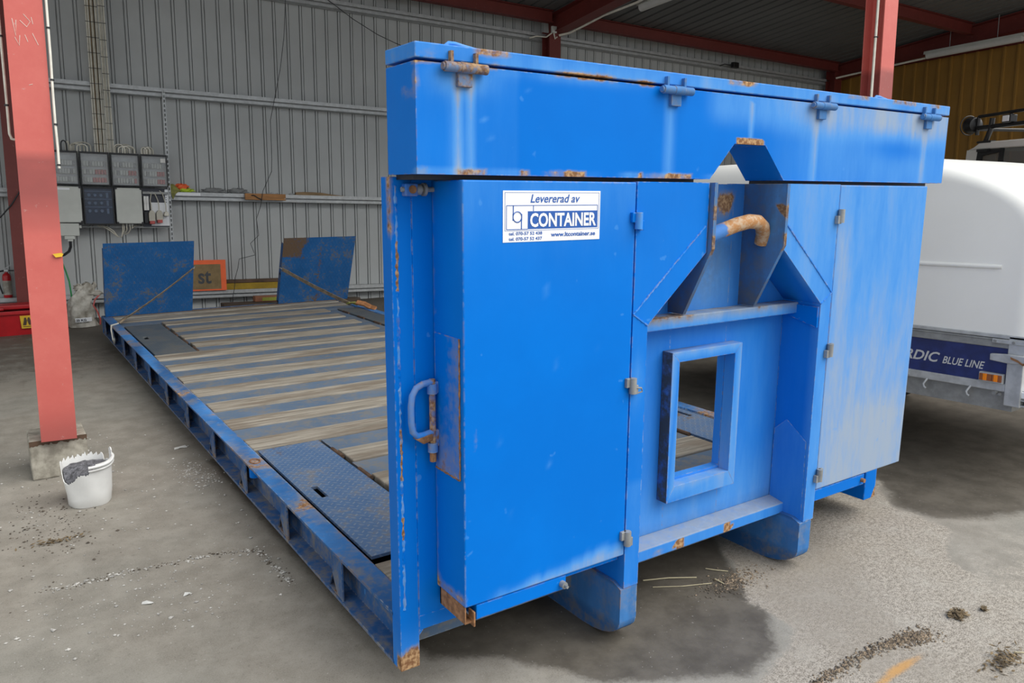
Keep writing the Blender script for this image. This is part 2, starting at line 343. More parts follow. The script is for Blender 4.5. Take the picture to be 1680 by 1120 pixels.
        if smooth is not None:
            for p in me.polygons: p.use_smooth = True
            me.set_sharp_from_angle(angle=math.radians(smooth))
        if attrs:
            co = np.empty(len(me.vertices) * 3); me.vertices.foreach_get('co', co); co = co.reshape(-1, 3) + np.array(off)
            for an, fn in attrs.items():
                a = me.attributes.new(an, 'FLOAT', 'POINT'); a.data.foreach_set('value', np.clip(fn(co[:, 0], co[:, 1], co[:, 2]), 0, 1).astype(np.float32))
        me.materials.append(mat)
        o = bpy.data.objects.new(name, me); COL.objects.link(o)
        if parent is not None:
            o.parent = parent; o['_loc'] = tuple(off)
        else:
            o.matrix_world = (frame or I4) @ Matrix.Translation(off)
            o['_loc'] = tuple(off)
        if bevel:
            b = o.modifiers.new('edge', 'BEVEL'); b.width = bevel; b.segments = segs; b.limit_method = 'ANGLE'; b.angle_limit = math.radians(40)
        return o
def tag(o, label, cat=None, group=None, kind=None):
    if label: o['label'] = label
    if cat: o['category'] = cat
    if group: o['group'] = group
    if kind: o['kind'] = kind
    return o
def thing(name, label, cat, loc, frame=None, group=None, rot=None):
    o = bpy.data.objects.new(name, None); COL.objects.link(o); o.empty_display_size = 0.1
    o.matrix_world = (frame or I4) @ Matrix.Translation(loc) @ (rot or I4); o['_loc'] = tuple(loc)
    return tag(o, label, cat, group)
def struct(o): o['kind'] = 'structure'; return o
def copy_tree(o, parent=None):
    c = o.copy(); COL.objects.link(c)
    if parent is not None: c.parent = parent
    for ch in list(o.children): copy_tree(ch, c)
    return c
def text(body, org, xd, yd, w, h, lift=0.0008, shear=0.0, bold=0.0, space=1.0):
    cu = bpy.data.curves.new('lettering', 'FONT'); cu.body = body; cu.shear = shear; cu.offset = bold; cu.space_character = space; cu.resolution_u = 3
    ob = bpy.data.objects.new('lettering', cu); COL.objects.link(ob)
    dg = bpy.context.evaluated_depsgraph_get(); dg.update(); me = bpy.data.meshes.new_from_object(ob.evaluated_get(dg))
    co = np.array([v.co[:] for v in me.vertices]); lo, hi = co.min(0), co.max(0)
    xd = Vector(xd).normalized(); yd = Vector(yd).normalized(); nn = xd.cross(yd)
    mb = MB(); mb.add([Vector(org) + xd * ((c[0] - lo[0]) / (hi[0] - lo[0]) * w) + yd * ((c[1] - lo[1]) / (hi[1] - lo[1]) * h) + nn * lift for c in co], [tuple(p.vertices) for p in me.polygons])
    bpy.data.objects.remove(ob); bpy.data.curves.remove(cu); bpy.data.meshes.remove(me)
    return mb
def hashn(ix, iy, seed):
    h = np.sin(ix * 127.1 + iy * 311.7 + seed * 74.7) * 43758.5453
    return h - np.floor(h)
def vnoise(x, y, seed=0):
    ix, iy = np.floor(x), np.floor(y); fx, fy = x - ix, y - iy; fx = fx * fx * (3 - 2 * fx); fy = fy * fy * (3 - 2 * fy)
    return (hashn(ix, iy, seed) * (1 - fx) + hashn(ix + 1, iy, seed) * fx) * (1 - fy) + (hashn(ix, iy + 1, seed) * (1 - fx) + hashn(ix + 1, iy + 1, seed) * fx) * fy
def sm(a, b, x):
    t = np.clip((x - a) / (b - a), 0, 1); return t * t * (3 - 2 * t)
def blob(x, z, cx, cz, rx, rz): return np.exp(-((x - cx) / rx) ** 2 - ((z - cz) / rz) ** 2)
def polydist(x, y, poly):
    # signed distance, positive inside
    inside = np.zeros(x.shape, bool); d = np.full(x.shape, 1e9); n = len(poly)
    for i in range(n):
        (ax, ay), (bx, by) = poly[i], poly[(i + 1) % n]
        t = np.clip(((x - ax) * (bx - ax) + (y - ay) * (by - ay)) / ((bx - ax) ** 2 + (by - ay) ** 2 + 1e-12), 0, 1)
        d = np.minimum(d, np.hypot(x - ax - t * (bx - ax), y - ay - t * (by - ay)))
        c = ((ay > y) != (by > y)) & (x < (bx - ax) * (y - ay) / (by - ay + 1e-12) + ax); inside ^= c
    return np.where(inside, d, -d)
#==BODY==
# ================================================================== SETTING
# ground
def axis(lo, dlo, dhi, hi, st):
    a = list(np.arange(dlo, dhi, st)); out = []
    v = dlo; k = st
    while v > lo: k *= 1.6; v -= k; out.append(max(v, lo))
    out = out[::-1] + a; v = out[-1]; k = st
    while v < hi: k *= 1.6; v += k; out.append(min(v, hi))
    return out
gx = axis(-25, -2.0, 6.0, 30, 0.045); gy = axis(-30, -1.6, 9.0, 14, 0.045)
gx = sorted(set([v for v in gx if not 0.85 < v < 1.9] + list(np.arange(0.85, 1.9, 0.02)))); gy = sorted(set([v for v in gy if not -1.05 < v < -0.5] + list(np.arange(-1.05, -0.5, 0.012))))
nx, ny = len(gx), len(gy)
fl = MB(); fl.v = [(x, y, 0.0) for y in gy for x in gx]
fl.f = [(j * nx + i, j * nx + i + 1, (j + 1) * nx + i + 1, (j + 1) * nx + i) for j in range(ny - 1) for i in range(nx - 1)]
DRY = [(1.80, 0.75), (1.67, 0.22), (1.49, 0.0), (1.33, -0.21), (1.345, -0.30), (1.327, -0.41), (1.20, -0.50), (1.0, -0.56), (0.80, -0.66), (0.5, -0.85), (0.3, -1.6), (3.2, -1.6), (2.4, -0.95), (2.236, -0.80), (2.161, -0.683), (2.304, -0.488), (2.437, -0.394), (2.62, -0.30), (2.62, -0.13), (2.606, -0.076), (2.698, 0.044), (2.922, 0.194), (3.0, 0.8)]
DAMP1 = [(0.02, 2.5), (0.05, 0.45), (0.17, 0.12), (0.38, -0.02), (0.56, -0.30), (0.80, -0.42), (0.96, -0.52), (1.17, -0.47), (1.34, -0.30), (1.5, 0.0), (1.75, 0.4), (1.9, 3.0)]
DAMP2 = [(2.65, -0.02), (2.9, 0.2), (3.0, 0.9), (3.6, 6), (9, 6), (9, -0.2), (3.6, -0.55), (2.9, -0.35), (2.68, -0.2)]
def f_dry(x, y, z):
    d = 0.5 + polydist(x, y, DRY) / 0.26 + (vnoise(x * 9, y * 9, 3) - 0.5) * 0.18
    return np.maximum(d, (0.36 + 0.18 * sm(-0.25, -0.85, y)) * (x > 1.9) * (y < 0.1))
def f_damp_and_shade(x, y, z):
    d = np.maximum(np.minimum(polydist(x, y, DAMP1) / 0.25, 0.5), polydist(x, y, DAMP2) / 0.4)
    return np.maximum(0.5 + d, 0.55 * sm(1.8, 6.5, y))  # second term: floor colour darkens towards the back, painted shade under the roof
def f_och(x, y, z): return blob(x, y, 1.42, -0.765, 0.15, 0.026) * 0.9 + blob(x, y, 1.25, -0.78, 0.09, 0.018) * 0.6 + blob(x, y, 1.60, -0.735, 0.02, 0.012) * 0.4
struct(fl.build('floor', M['floor'], attrs={'dry': f_dry, 'damp_and_shade': f_damp_and_shade, 'ochre': f_och}))

# back wall and right wall: trapezoid sheet, authored in the shed's own frame
WY = 7.7
def ribs(a0, a1, per, off, depth, first):
    k0 = int(math.floor((a0 - off) / per)); pts = []
    for k in range(k0, int((a1 - off) / per) + 2):
        b = off + k * per
        pts += [(b, 0), (b + 0.009, depth), (b + 0.037, depth), (b + 0.046, 0)] if first else [(b, 0), (b + 0.001, -depth), (b + 0.0115, -depth), (b + 0.0125, 0.003), (b + 0.034, 0.003), (b + 0.035, -depth), (b + 0.041, -depth), (b + 0.042, 0)]
    return [p for p in pts if a0 <= p[0] <= a1]
wb = MB(); pr = ribs(-8, 12.3, 0.16, 0.058, 0.024, 0)
for q in pr:
    for z in (0.0, 4.5): wb.v.append((q[0], WY - q[1], z))
for q in pr[::-1]:
    for z in (0.0, 4.5): wb.v.append((q[0], WY + 0.05 - q[1], z))
nq = len(pr); wb.f = [(2 * i, 2 * i + 2, 2 * i + 3, 2 * i + 1) for i in range(2 * nq - 1)] + [(4 * nq - 2, 0, 1, 4 * nq - 1)]
struct(wb.build('wall_back', M['wall'], frame=FB))
wr = MB(); pr = ribs(1.5, 7.7, 0.205, 0.05, 0.03, 1)
for q in pr:
    for z in (0.2, 4.12 + 0.0): wr.v.append((12.2 - q[1], q[0], z))
for q in pr[::-1]:
    for z in (0.2, 4.12): wr.v.append((12.25 - q[1], q[0], z))
nq = len(pr); wr.f = [(2 * i, 2 * i + 2, 2 * i + 3, 2 * i + 1) for i in range(2 * nq - 1)] + [(4 * nq - 2, 0, 1, 4 * nq - 1)]
struct(wr.build('wall_right', M['yellow_wall'], frame=FB))
ug = MB().box(12.22, 12.27, 1.5, 7.7, 4.08, 4.75); struct(ug.build('trim_1', M['red_dark'], frame=FB))
# roof: corrugated along the fall
RZ = lambda y: 4.33 + 0.08 * (7.4 - y)
rf = MB(); pr = ribs(-8, 12.4, 0.20, 0.02, 0.035, 1)
for q in pr:
    for y in (7.75, 2.0): rf.v.append((q[0], y, RZ(y) + q[1]))
for q in pr[::-1]:
    for y in (7.75, 2.0): rf.v.append((q[0], y, RZ(y) + q[1] + 0.03))
nq = len(pr); rf.f = [(2 * i, 2 * i + 2, 2 * i + 3, 2 * i + 1) for i in range(2 * nq - 1)] + [(4 * nq - 2, 0, 1, 4 * nq - 1)]
struct(rf.build('ceiling', M['roof'], frame=FB))

# red steel: columns, rafters, purlins
def hsec(mb, p0, p1, w, d, up):      # H section between two points; w along x-like side
    p0, p1 = Vector(p0), Vector(p1); t = (p1 - p0).normalized(); n = Vector(up) - t * t.dot(Vector(up)); n.normalize(); s = t.cross(n)
    def bar(a, b, hw, hd, oc):
        vs = [p + s * i * hw + n * (oc + j * hd) for p in (p0, p1) for i, j in ((-1, -1), (1, -1), (1, 1), (-1, 1))]
        mb.add(vs, [(3, 2, 1, 0), (4, 5, 6, 7), (0, 1, 5, 4), (1, 2, 6, 5), (2, 3, 7, 6), (3, 0, 4, 7)])
    bar(0, 0, w / 2, 0.005, d / 2 - 0.005); bar(0, 0, w / 2, 0.005, -d / 2 + 0.005); bar(0, 0, 0.004, d / 2 - 0.011, 0)
    return mb
# front left column on its concrete footing
t = thing('steel_column', 'red painted steel column standing on concrete block at the left', 'column', (-0.797, 2.35, 0.29), FB)
sh = hsec(MB(), (-0.797, 2.36, 0.295), (-0.797, 2.36, 4.55), 0.152, 0.16, (0, 1, 0))
sh.build('shaft', M['red'], t, dice=(0, 0, 0.05), attrs={'grime': lambda x, y, z: (z < 1.68) * (z > 1.32) * 0.9 * (0.35 + 0.65 * sm(1.32, 1.5, z)) + sm(0.5, 0.3, z) * 0.6})
sc = MB()
for P in ([(-0.845, 2.255), (-0.835, 2.18), (-0.83, 2.25)], [(-0.80, 2.28), (-0.775, 2.25), (-0.79, 2.225), (-0.815, 2.25)], [(-0.77, 2.27), (-0.765, 2.24)], [(-0.84, 2.175), (-0.825, 2.14), (-0.82, 2.185)], [(-0.80, 2.19), (-0.79, 2.16)], [(-0.77, 2.20), (-0.75, 2.15)], [(-0.80, 1.97), (-0.785, 1.975)]):
    sc.tube([(x, 2.2795, z) for x, z in P], 0.0012, 4)
sc.build('scratch_mark', M['cream'], t)
def fr(n, lab, x, y, z0, z1, mat, cat='column'):
    o = thing(n, lab, cat, (x, y, z0), FB); hsec(MB(), (x, y, z0), (x, y, z1), 0.19, 0.19, (0, 1, 0)).build('shaft', mat, o); return o
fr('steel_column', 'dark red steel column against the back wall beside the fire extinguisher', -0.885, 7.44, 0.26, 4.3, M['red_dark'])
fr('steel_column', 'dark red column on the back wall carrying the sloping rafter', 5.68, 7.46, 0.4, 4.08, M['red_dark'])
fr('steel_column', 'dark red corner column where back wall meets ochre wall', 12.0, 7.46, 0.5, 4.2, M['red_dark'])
t = thing('steel_column', 'red column with white conduit rising behind right end of blue container', 'column', (5.74, 2.4, 0.2), FB)
hsec(MB(), (5.74, 2.40, 0.2), (5.74, 2.40, 4.6), 0.19, 0.19, (0, 1, 0)).build('shaft', M['red'], t, dice=(0, 0, 0.06), attrs={'grime': lambda x, y, z: (z < 2.72) * (z > 2.45) * 0.9})
MB().box(5.64, 5.84, 2.30, 2.50, 0.2, 0.215).build('base_plate', M['red'], t)
def raf(x, lab, mat):
    o = thing('roof_rafter', lab, 'beam', (x, 7.5, 4.15), FB)
    hsec(MB(), (x, 7.6, RZ(7.6) - 0.155), (x, 2.0, RZ(2.0) - 0.155), 0.19, 0.26, (0, 0, 1)).build('beam', mat, o)
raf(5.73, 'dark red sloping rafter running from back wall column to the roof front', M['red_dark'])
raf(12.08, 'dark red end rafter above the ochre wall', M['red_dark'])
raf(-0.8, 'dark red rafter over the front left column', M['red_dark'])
def pur(x0, x1, y, lab, d=0.16, mat='red_dark'):
    o = thing('roof_purlin', lab, 'beam', (x0, y, RZ(y) - 0.1), FB)
    hsec(MB(), (x0, y, RZ(y) - 0.005 - d / 2), (x1, y, RZ(y) - 0.005 - d / 2), 0.10, d, (0, 0, 1)).build('beam', M[mat], o)
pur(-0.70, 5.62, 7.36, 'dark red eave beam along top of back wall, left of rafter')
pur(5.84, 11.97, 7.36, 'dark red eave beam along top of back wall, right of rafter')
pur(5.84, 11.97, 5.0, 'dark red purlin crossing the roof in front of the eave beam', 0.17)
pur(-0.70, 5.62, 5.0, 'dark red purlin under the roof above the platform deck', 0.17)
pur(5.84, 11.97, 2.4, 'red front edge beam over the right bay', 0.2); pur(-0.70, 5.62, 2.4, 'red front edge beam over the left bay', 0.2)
def girt(z, name, x0=-8, x1=12.1):
    o = thing('wall_rail', name, 'rail', (x0, 7.6, z), FB)
    m = MB().box(x0, x1, 7.545, 7.555, z + 0.004, z + 0.045).box(x0, x1, 7.548, 7.678, z + 0.040, z + 0.045)
    m.box(x0, x1, 7.60, 7.605, z - 0.03, z + 0.04)
    m.box(x0, x1, 7.57, 7.58, z - 0.045, z - 0.012).box(x0, x1, 7.57, 7.678, z - 0.045, z - 0.04)
    m.build('channel', M['galv'], o)
girt(0.553, 'lowest galvanised rail along the back wall near the floor')
girt(1.677, 'galvanised wall rail used as shelf beside the electrical cabinets')
girt(2.800, 'galvanised wall rail above the electrical cabinets, behind the cable bundles')
girt(4.015, 'topmost galvanised wall rail high up under the roof')

# ================================================================== THE BLUE CONTAINER (author coordinates: z = 0 at the corner feet)
K = thing('hooklift_platform', 'blue steel hook-lift platform with tall front cabinet wall and plank deck', 'container', (0, 0, 0), FC)
D = -0.169
def kz(f): return f
# --- side rails
def side_rail(mir):
    X = (lambda x: 2.5 - x) if mir else (lambda x: x)
    m = MB()
    m.box(X(0.0), X(0.078), 0.05, 6.72, 0.163, 0.173); m.box(X(0.0), X(0.075), 0.05, 6.72, 0.0, 0.010); m.box(X(0.062), X(0.072), 0.05, 6.72, 0.01, 0.163)
    m.box(X(0.072), X(0.085), 0.05, 6.72, 0.10, 0.168)
    o = m.build('side_rail', M['blue_rail'], K, dice=(0, 0.1, 0), attrs={'rust': lambda x, y, z: 0.16 + 0.33 * (vnoise(y * 3.2, x * 8 + z * 6, 5) > 0.68) * (z > 0.15) + 0.25 * sm(0.02, 0, z), 'chalk': lambda x, y, z: (z > 0.165) * 0.45 * vnoise(x * 12, y * 3, 6) + 0.0 * x})
    ye = [0.467, 1.055, 1.655, 2.26, 2.89, 3.51, 4.14, 4.76, 5.36, 6.0, 6.55]
    for y0 in ye:
        L = 0.185
        # flush pocket plate, set at a slant from the web to the rail's outer edge, with a triangular lashing hole
        def P(s, z): return (X(0.058 - 0.055 * min(1, (1 - s) * 5)), y0 + L * s, z)
        g = MB(); th = 0.006
        tri = [(0.28, 0.018), (0.70, 0.018), (0.5, 0.082)]
        outer = [(0, 0.010), (1, 0.010), (1, 0.163), (0, 0.163)]
        quads = [[(0, .010), (.28, .018), (.5, .082), (0, .163)], [(0, .163), (.5, .082), (1, .163)], [(.5, .082), (.70, .018), (1, .010), (1, .163)], [(0, .010), (1, .010), (.70, .018), (.28, .018)]]
        for q in quads:
            a = [P(*v) for v in q]; b = [(v[0] + (th if not mir else -th), v[1], v[2]) for v in a]; n = len(a)
            g.add(a + b, [tuple(range(n)), tuple(range(2 * n - 1, n - 1, -1))] + [(i, i + n, (i + 1) % n + n, (i + 1) % n) for i in range(n)])
        g.box(X(0.002), X(0.008), y0 - 0.001, y0 + 0.004, 0.010, 0.163)
        g.build('lashing_pocket', M['blue_rail'], o, attrs={'rust': lambda x, y, z: 0.2 + 0.25 * (z < 0.03) + 0 * x})
    return o
side_rail(False); side_rail(True)
# lashing cup below the rail top
MB().cyl((0.04, 1.62, 0.155), (0.04, 1.62, 0.10), 0.028).build('lashing_cup', M['blue'], K, smooth=40)
rg = MB(); rg.tube([(0.04 + 0.022 * math.cos(a), 1.62 + 0.034 * math.sin(a), 0.174) for a in np.linspace(0, 6.283, 17)[:-1]], 0.004, 6, True); rg.build('cup_rim', M['rust'], K, smooth=60)
# --- deck cross members and planks
planks = [6.515, 6.235] + [5.87, 5.46, 5.05, 4.64] + [4.225 - 0.405 * k for k in range(0, 11)]
planks = sorted(planks); W_ = 0.20
FR = (0.43, 1.775); RR = (4.425, 5.98)
gaps = []; prev = 0.03
for y in planks:
    if y - prev > 0.01: gaps.append((prev, y))
    prev = y + W_
gaps.append((prev, 6.72))
def xr(y0, y1):
    mid = (y0 + y1) / 2
    return (0.43, 2.07) if (FR[0] - 0.02 < mid < FR[1] + 0.02 or RR[0] - 0.02 < mid < RR[1]) else (0.08, 2.42)
for y0, y1 in gaps:
    a, b = xr(y0, y1)
    m = MB().box(a, b, y0 - 0.004, y1 + 0.004, 0.140, 0.160).box(a, b, (y0 + y1) / 2 - 0.01, (y0 + y1) / 2 + 0.01, 0.02, 0.14)
    m.build('crossbeam', M['blue_deck'], K)
for y0 in planks:
    a, b = xr(y0, y0 + W_)
    jit = random.uniform(-0.006, 0.006)
    w = W_ if y0 < 6.4 else 0.19
    MB().box(a + 0.002 + random.uniform(0, .008), b - 0.004, y0 + 0.002, y0 + w - 0.002, 0.128, 0.172 + jit * 0.4).build('deck_plank', M['wood'], K, bevel=0.006)
MB().box(0.0, 2.5, 6.72, 6.76, 0.0, 0.172).build('end_sill', M['blue_rail'], K)
def chk(x0, x1, y0, y1, mat, slots):
    xs = sorted({x0, x1} | {v for s_ in slots for v in s_[:2]}); ys = sorted({y0, y1} | {v for s_ in slots for v in s_[2:]}); m = MB()
    for i in range(len(xs) - 1):
        for j in range(len(ys) - 1):
            cx, cy = (xs[i] + xs[i + 1]) / 2, (ys[j] + ys[j + 1]) / 2
            if any(s_[0] < cx < s_[1] and s_[2] < cy < s_[3] for s_ in slots): continue
            m.box(xs[i], xs[i + 1], ys[j], ys[j + 1], 0.158, 0.170)
    return m.build('checker_plate', M[mat], K, dice=(0.1, 0.1, 0), attrs={'rust': lambda x, y, z: 0.5 * (vnoise(x * 7, y * 7, 9) > 0.72) * vnoise(x * 30, y * 30, 2)})
def hinge_edge(x, y0, y1):
    for k in range(4):
        a = y0 + (y1 - y0) * (k + 0.12) / 4; MB().cyl((x, a, 0.166), (x, a + (y1 - y0) * 0.10, 0.166), 0.011, 8).build('hinge_rod', M['brown'], K)
chk(0.10, 0.405, FR[0], FR[1], 'chk_front', [(0.148, 0.176, 1.035, 1.17)]); chk(2.095, 2.40, FR[0], FR[1], 'chk_front', [(2.324, 2.352, 1.035, 1.17)])
chk(0.10, 0.405, RR[0], RR[1], 'chk_rear', [(0.148, 0.182, 5.19, 5.32)]); chk(2.18, 2.40, RR[0], RR[1], 'chk_rear', [])
MB().box(2.07, 2.165, RR[0], RR[1], 0.14, 0.160).build('deck_strip', M['blue_deck'], K)
for x, (a, b) in ((0.417, FR), (2.083, FR), (0.417, RR), (2.172, RR)): hinge_edge(x, a, b)
MB().box(0.08, 0.43, 0.3, 6.1, 0.05, 0.06).box(2.07, 2.42, 0.3, 6.1, 0.05, 0.06).build('pocket_floor', M['black'], K)
# --- skids
def skid(x0, x1):
    prof = [(6.6, 0.14), (6.6, -0.08), (0.03, -0.08)] + [(-0.169 + 0.2 - 0.2 * math.sin(a), -0.08 + 0.085 - 0.085 * math.cos(a)) for a in np.linspace(0.1, math.pi / 2, 7)] + [(-0.169, 0.125), (-0.13, 0.14)]
    m = MB().prism(prof, 'x', x0, x1)
    return m.build('skid_beam', M['blue_rail'], K, smooth=35, dice=(0, 0, 0.05), attrs={'rust': lambda x, y, z: 0.3 * sm(-0.03, -0.08, z) * (y > 0.05), 'chalk': lambda x, y, z: 0.25 * (y < -0.15)})
skid(0.724, 0.798); skid(1.678, 1.752)
# --- front wall sheet with window hole and the corner posts
def chalkR(x, z): return 0.15 * sm(0.9, 1.6, x)
fw = MB()
for x0, x1, z0, z1 in ((0.063, 1.078, 0.135, 1.457), (1.372, 2.437, 0.135, 1.457), (1.078, 1.372, 0.135, 0.384), (1.078, 1.372, 0.842, 1.455)):
    fw.box(x0, x1, 0.0, 0.035, z0, z1)
def fw_rust(x, y, z): return 0.9 * blob(x, z, 1.325, 1.395, 0.045, 0.045) ** 0.5 * (blob(x, z, 1.325, 1.395, 0.045, 0.045) > 0.28) + 0.35 * blob(x, z, 0.10, 0.74, 0.02, 0.12) + 0.0 * x
def fw_grime(x, y, z): return 0.5 * blob(x, z, 1.25, 1.25, 0.17, 0.3) * (z > 1.0) + 0.35 * sm(0.25, 0.16, z) * (x > 0.8) * (x < 1.7)
def fw_chalk(x, y, z): return 0.30 * sm(0.5, 0.15, z) * (x > 0.75) + 0.25 * (x > 0.75) + 0.35 * blob(x, z, 1.25, 1.15, 0.12, 0.15)
fw.build('front_wall', M['blue'], K, dice=(0.05, 0, 0.05), attrs={'rust': fw_rust, 'chalk': fw_chalk, 'grime': fw_grime})
def post(mir):
    X = (lambda x: 2.5 - x) if mir else (lambda x: x)
    m = MB().box(X(0.0), X(0.0625), -0.0005, 0.055, 0.0, 1.463)
    m.box(X(0.0625), X(0.2), -0.001, 0.04, 0.118, 0.165).prism([(X(0.0625), 0.118), (X(0.0625), 0.100), (X(0.078), 0.118)], 'y', -0.0005, 0.04)
    o = m.build('corner_post', M['blue'], K, dice=(0.02, 0.02, 0.03), attrs={
        'rust': lambda x, y, z: 0.95 * sm(0.10, 0.04, z + 0.03 * vnoise(x * 60, z * 20, 1)) * (y < 0.03) + 0.5 * (np.abs(X(x) - 0.0) < 0.008) * (y < 0.02) * (vnoise(z * 9, z * 2, 4) > 0.78) + 0.3 * blob(X(x), z, 0.0, 0.16, 0.02, 0.02),
        'chalk': lambda x, y, z: 0.25 * sm(0.2, 0.05, z)}, bevel=0.003)
    wd = MB(); zz = np.linspace(0.2, 1.44, 150); wd.tube([(X(0.016) + random.uniform(-.0015, .0015), 0.001, z) for z in zz], [0.0035 + random.uniform(-.0012, .0022) for _ in zz], 6)
    wd.build('weld_bead', M['blue'], K, attrs={'chalk': lambda x, y, z: 0.55 * (vnoise(z * 40, x * 10, 2) > 0.4), 'rust': lambda x, y, z: 0.6 * (vnoise(z * 11, 0 * z, 8) > 0.68)})
post(False); post(True)
# pivot bolt at the top of the posts
def pivot(mir):
    X = (lambda x: 2.5 - x) if mir else (lambda x: x)
    pb = MB().box(X(0.035), X(0.073), -0.025, 0.01, 1.412, 1.446).build('pivot_lug', M['blue'], K, bevel=0.004, attrs={'rust': lambda x, y, z: 0.38 + 0 * x})
    MB().cyl((X(0.028), -0.012, 1.430), (X(0.125), -0.012, 1.430), 0.007, 10).cyl((X(0.07), -0.012, 1.43), (X(0.085), -0.012, 1.43), 0.015, 14).cyl((X(0.092), -0.012, 1.43), (X(0.10), -0.012, 1.43), 0.018, 14).build('pivot_bolt', M['galv_dull'], pb, smooth=40)
    MB().lathe([(0.011, 0), (0.011, -0.004)], (X(0.055), -0.025, 1.43), 12, 'y').build('bolt_hole', M['rust'], pb)
pivot(False); pivot(True)
# --- cabinets either side
def cab_chalk_sheen(x, y, z):
    r = (x > 1.25)
    base = np.where(r, 0.30 + 0.25 * sm(1.2, 0.6, z) + 0.4 * vnoise(x * 2.6, z * 1.6, 3) + 0.25 * blob(x, z, 1.83, 1.15, 0.05, 0.2) + 0.7 * blob(x, z, 2.2, 0.35, 0.28, 0.16), 0.0)  # right cabinet paler: faded paint plus sky reflection put into the colour
    left = 0.75 * sm(0.305, 0.245, z + 0.02 * vnoise(x * 40, 0 * x, 2) - 0.035 * sm(0.3, 0.7, x)) * sm(0.16, 0.3, x) + 0.14 * sm(0.25, 0.0, 1.457 - z) + 0.10 * sm(0.9, 1.35, z)
    spots = 0.0
    for cx, cz in ((0.24, 0.73), (0.60, 0.96), (0.44, 0.93), (0.42, 0.63), (0.66, 0.57), (0.40, 1.15), (0.285, 0.5)): spots = spots + 0.3 * blob(x, z, cx, cz, 0.004, 0.013)
    return np.where(y < -0.16, np.where(r, base, left + spots), 0.05)
def cab_rust(x, y, z):
    e = 0.5 * blob(x, z, 0.127, 0.265, 0.01, 0.025) + 0.45 * blob(x, z, 0.16, 0.76, 0.006, 0.05) + 0.4 * blob(x, z, 0.135, 0.86, 0.006, 0.02)
    e = e + 0.3 * sm(1.445, 1.457, z) * (vnoise(x * 5, 0 * x, 4) > 0.62) + 0.35 * blob(x, z, 2.0, 1.455, 0.1, 0.02) + 0.3 * (x < 0.126) * (np.abs(y + 0.006) < 0.012)
    return e * 1.0
def cabinet(x0, x1):
    m = MB().box(x0, x1, D, -0.001, 0.25, 1.455)
    return m.build('side_cabinet', M['blue'], K, dice=(0.02, 0.04, 0.02), attrs={'chalk': cab_chalk_sheen, 'rust': cab_rust}, bevel=0.004)
CL = cabinet(0.125, 0.7325); CR = cabinet(1.7675, 2.375)
MB().box(0.1225, 0.126, -0.150, -0.012, 0.63, 1.034).build('cover_plate', M['blue'], CL, attrs={'rust': lambda x, y, z: 0.42 * ((z < 0.64) | (y < -0.144)) + 0.0 * z})
wd = MB(); zz = np.linspace(0.632, 1.034, 60); wd.tube([(0.1225, -0.150 + random.uniform(-.001, .001), z) for z in zz], [0.0025 + random.uniform(-.0008, .001) for _ in zz], 5)
yy = np.linspace(-0.15, -0.012, 24); wd.tube([(0.1225, y, 0.631 + random.uniform(-.001, .001)) for y in yy], [0.0025 + random.uniform(-.0008, .001) for _ in yy], 5)
wd.build('weld_seam', M['rust'], CL)
# bottom hinge strips, stirrup pocket and bolts
MB().box(0.165, 0.495, D + 0.004, -0.03, 0.200, 0.246).build('bottom_strip', M['blue'], K, bevel=0.003); MB().box(0.495, 0.7325, D + 0.03, -0.03, 0.222, 0.25).build('bottom_strip', M['blue'], K)
MB().box(1.7675, 2.115, D + 0.004, -0.03, 0.198, 0.246).build('bottom_strip', M['blue'], K, bevel=0.003)
MB().cyl((0.478, D + 0.004, 0.222), (0.478, D - 0.014, 0.222), 0.011, 10).cyl((0.478, D - 0.014, 0.222), (0.478, D - 0.026, 0.222), 0.005, 8).build('bolt', M['galv_dull'], K, smooth=40)
MB().cyl((2.095, D + 0.004, 0.222), (2.095, D - 0.012, 0.222), 0.009, 10).build('bolt', M['rust'], K, smooth=40)
MB().box(0.125, 0.129, D + 0.002, -0.02, 0.198, 0.252).box(0.125, 0.158, -0.026, -0.02, 0.198, 0.252).box(0.129, 0.158, D + 0.002, -0.02, 0.198, 0.203).box(0.148, 0.153, D - 0.01, D + 0.02, 0.19, 0.235).build('pocket_bracket', M['rust'], K)
MB().box(2.375, 2.44, -0.02, 0.03, 0.02, 0.15).prism([(2.36, 0.02), (2.42, 0.02), (2.445, 0.07), (2.445, 0.2), (2.36, 0.2)], 'y', -0.03, 0.1).build('rear_foot', M['blue'], K, bevel=0.004)
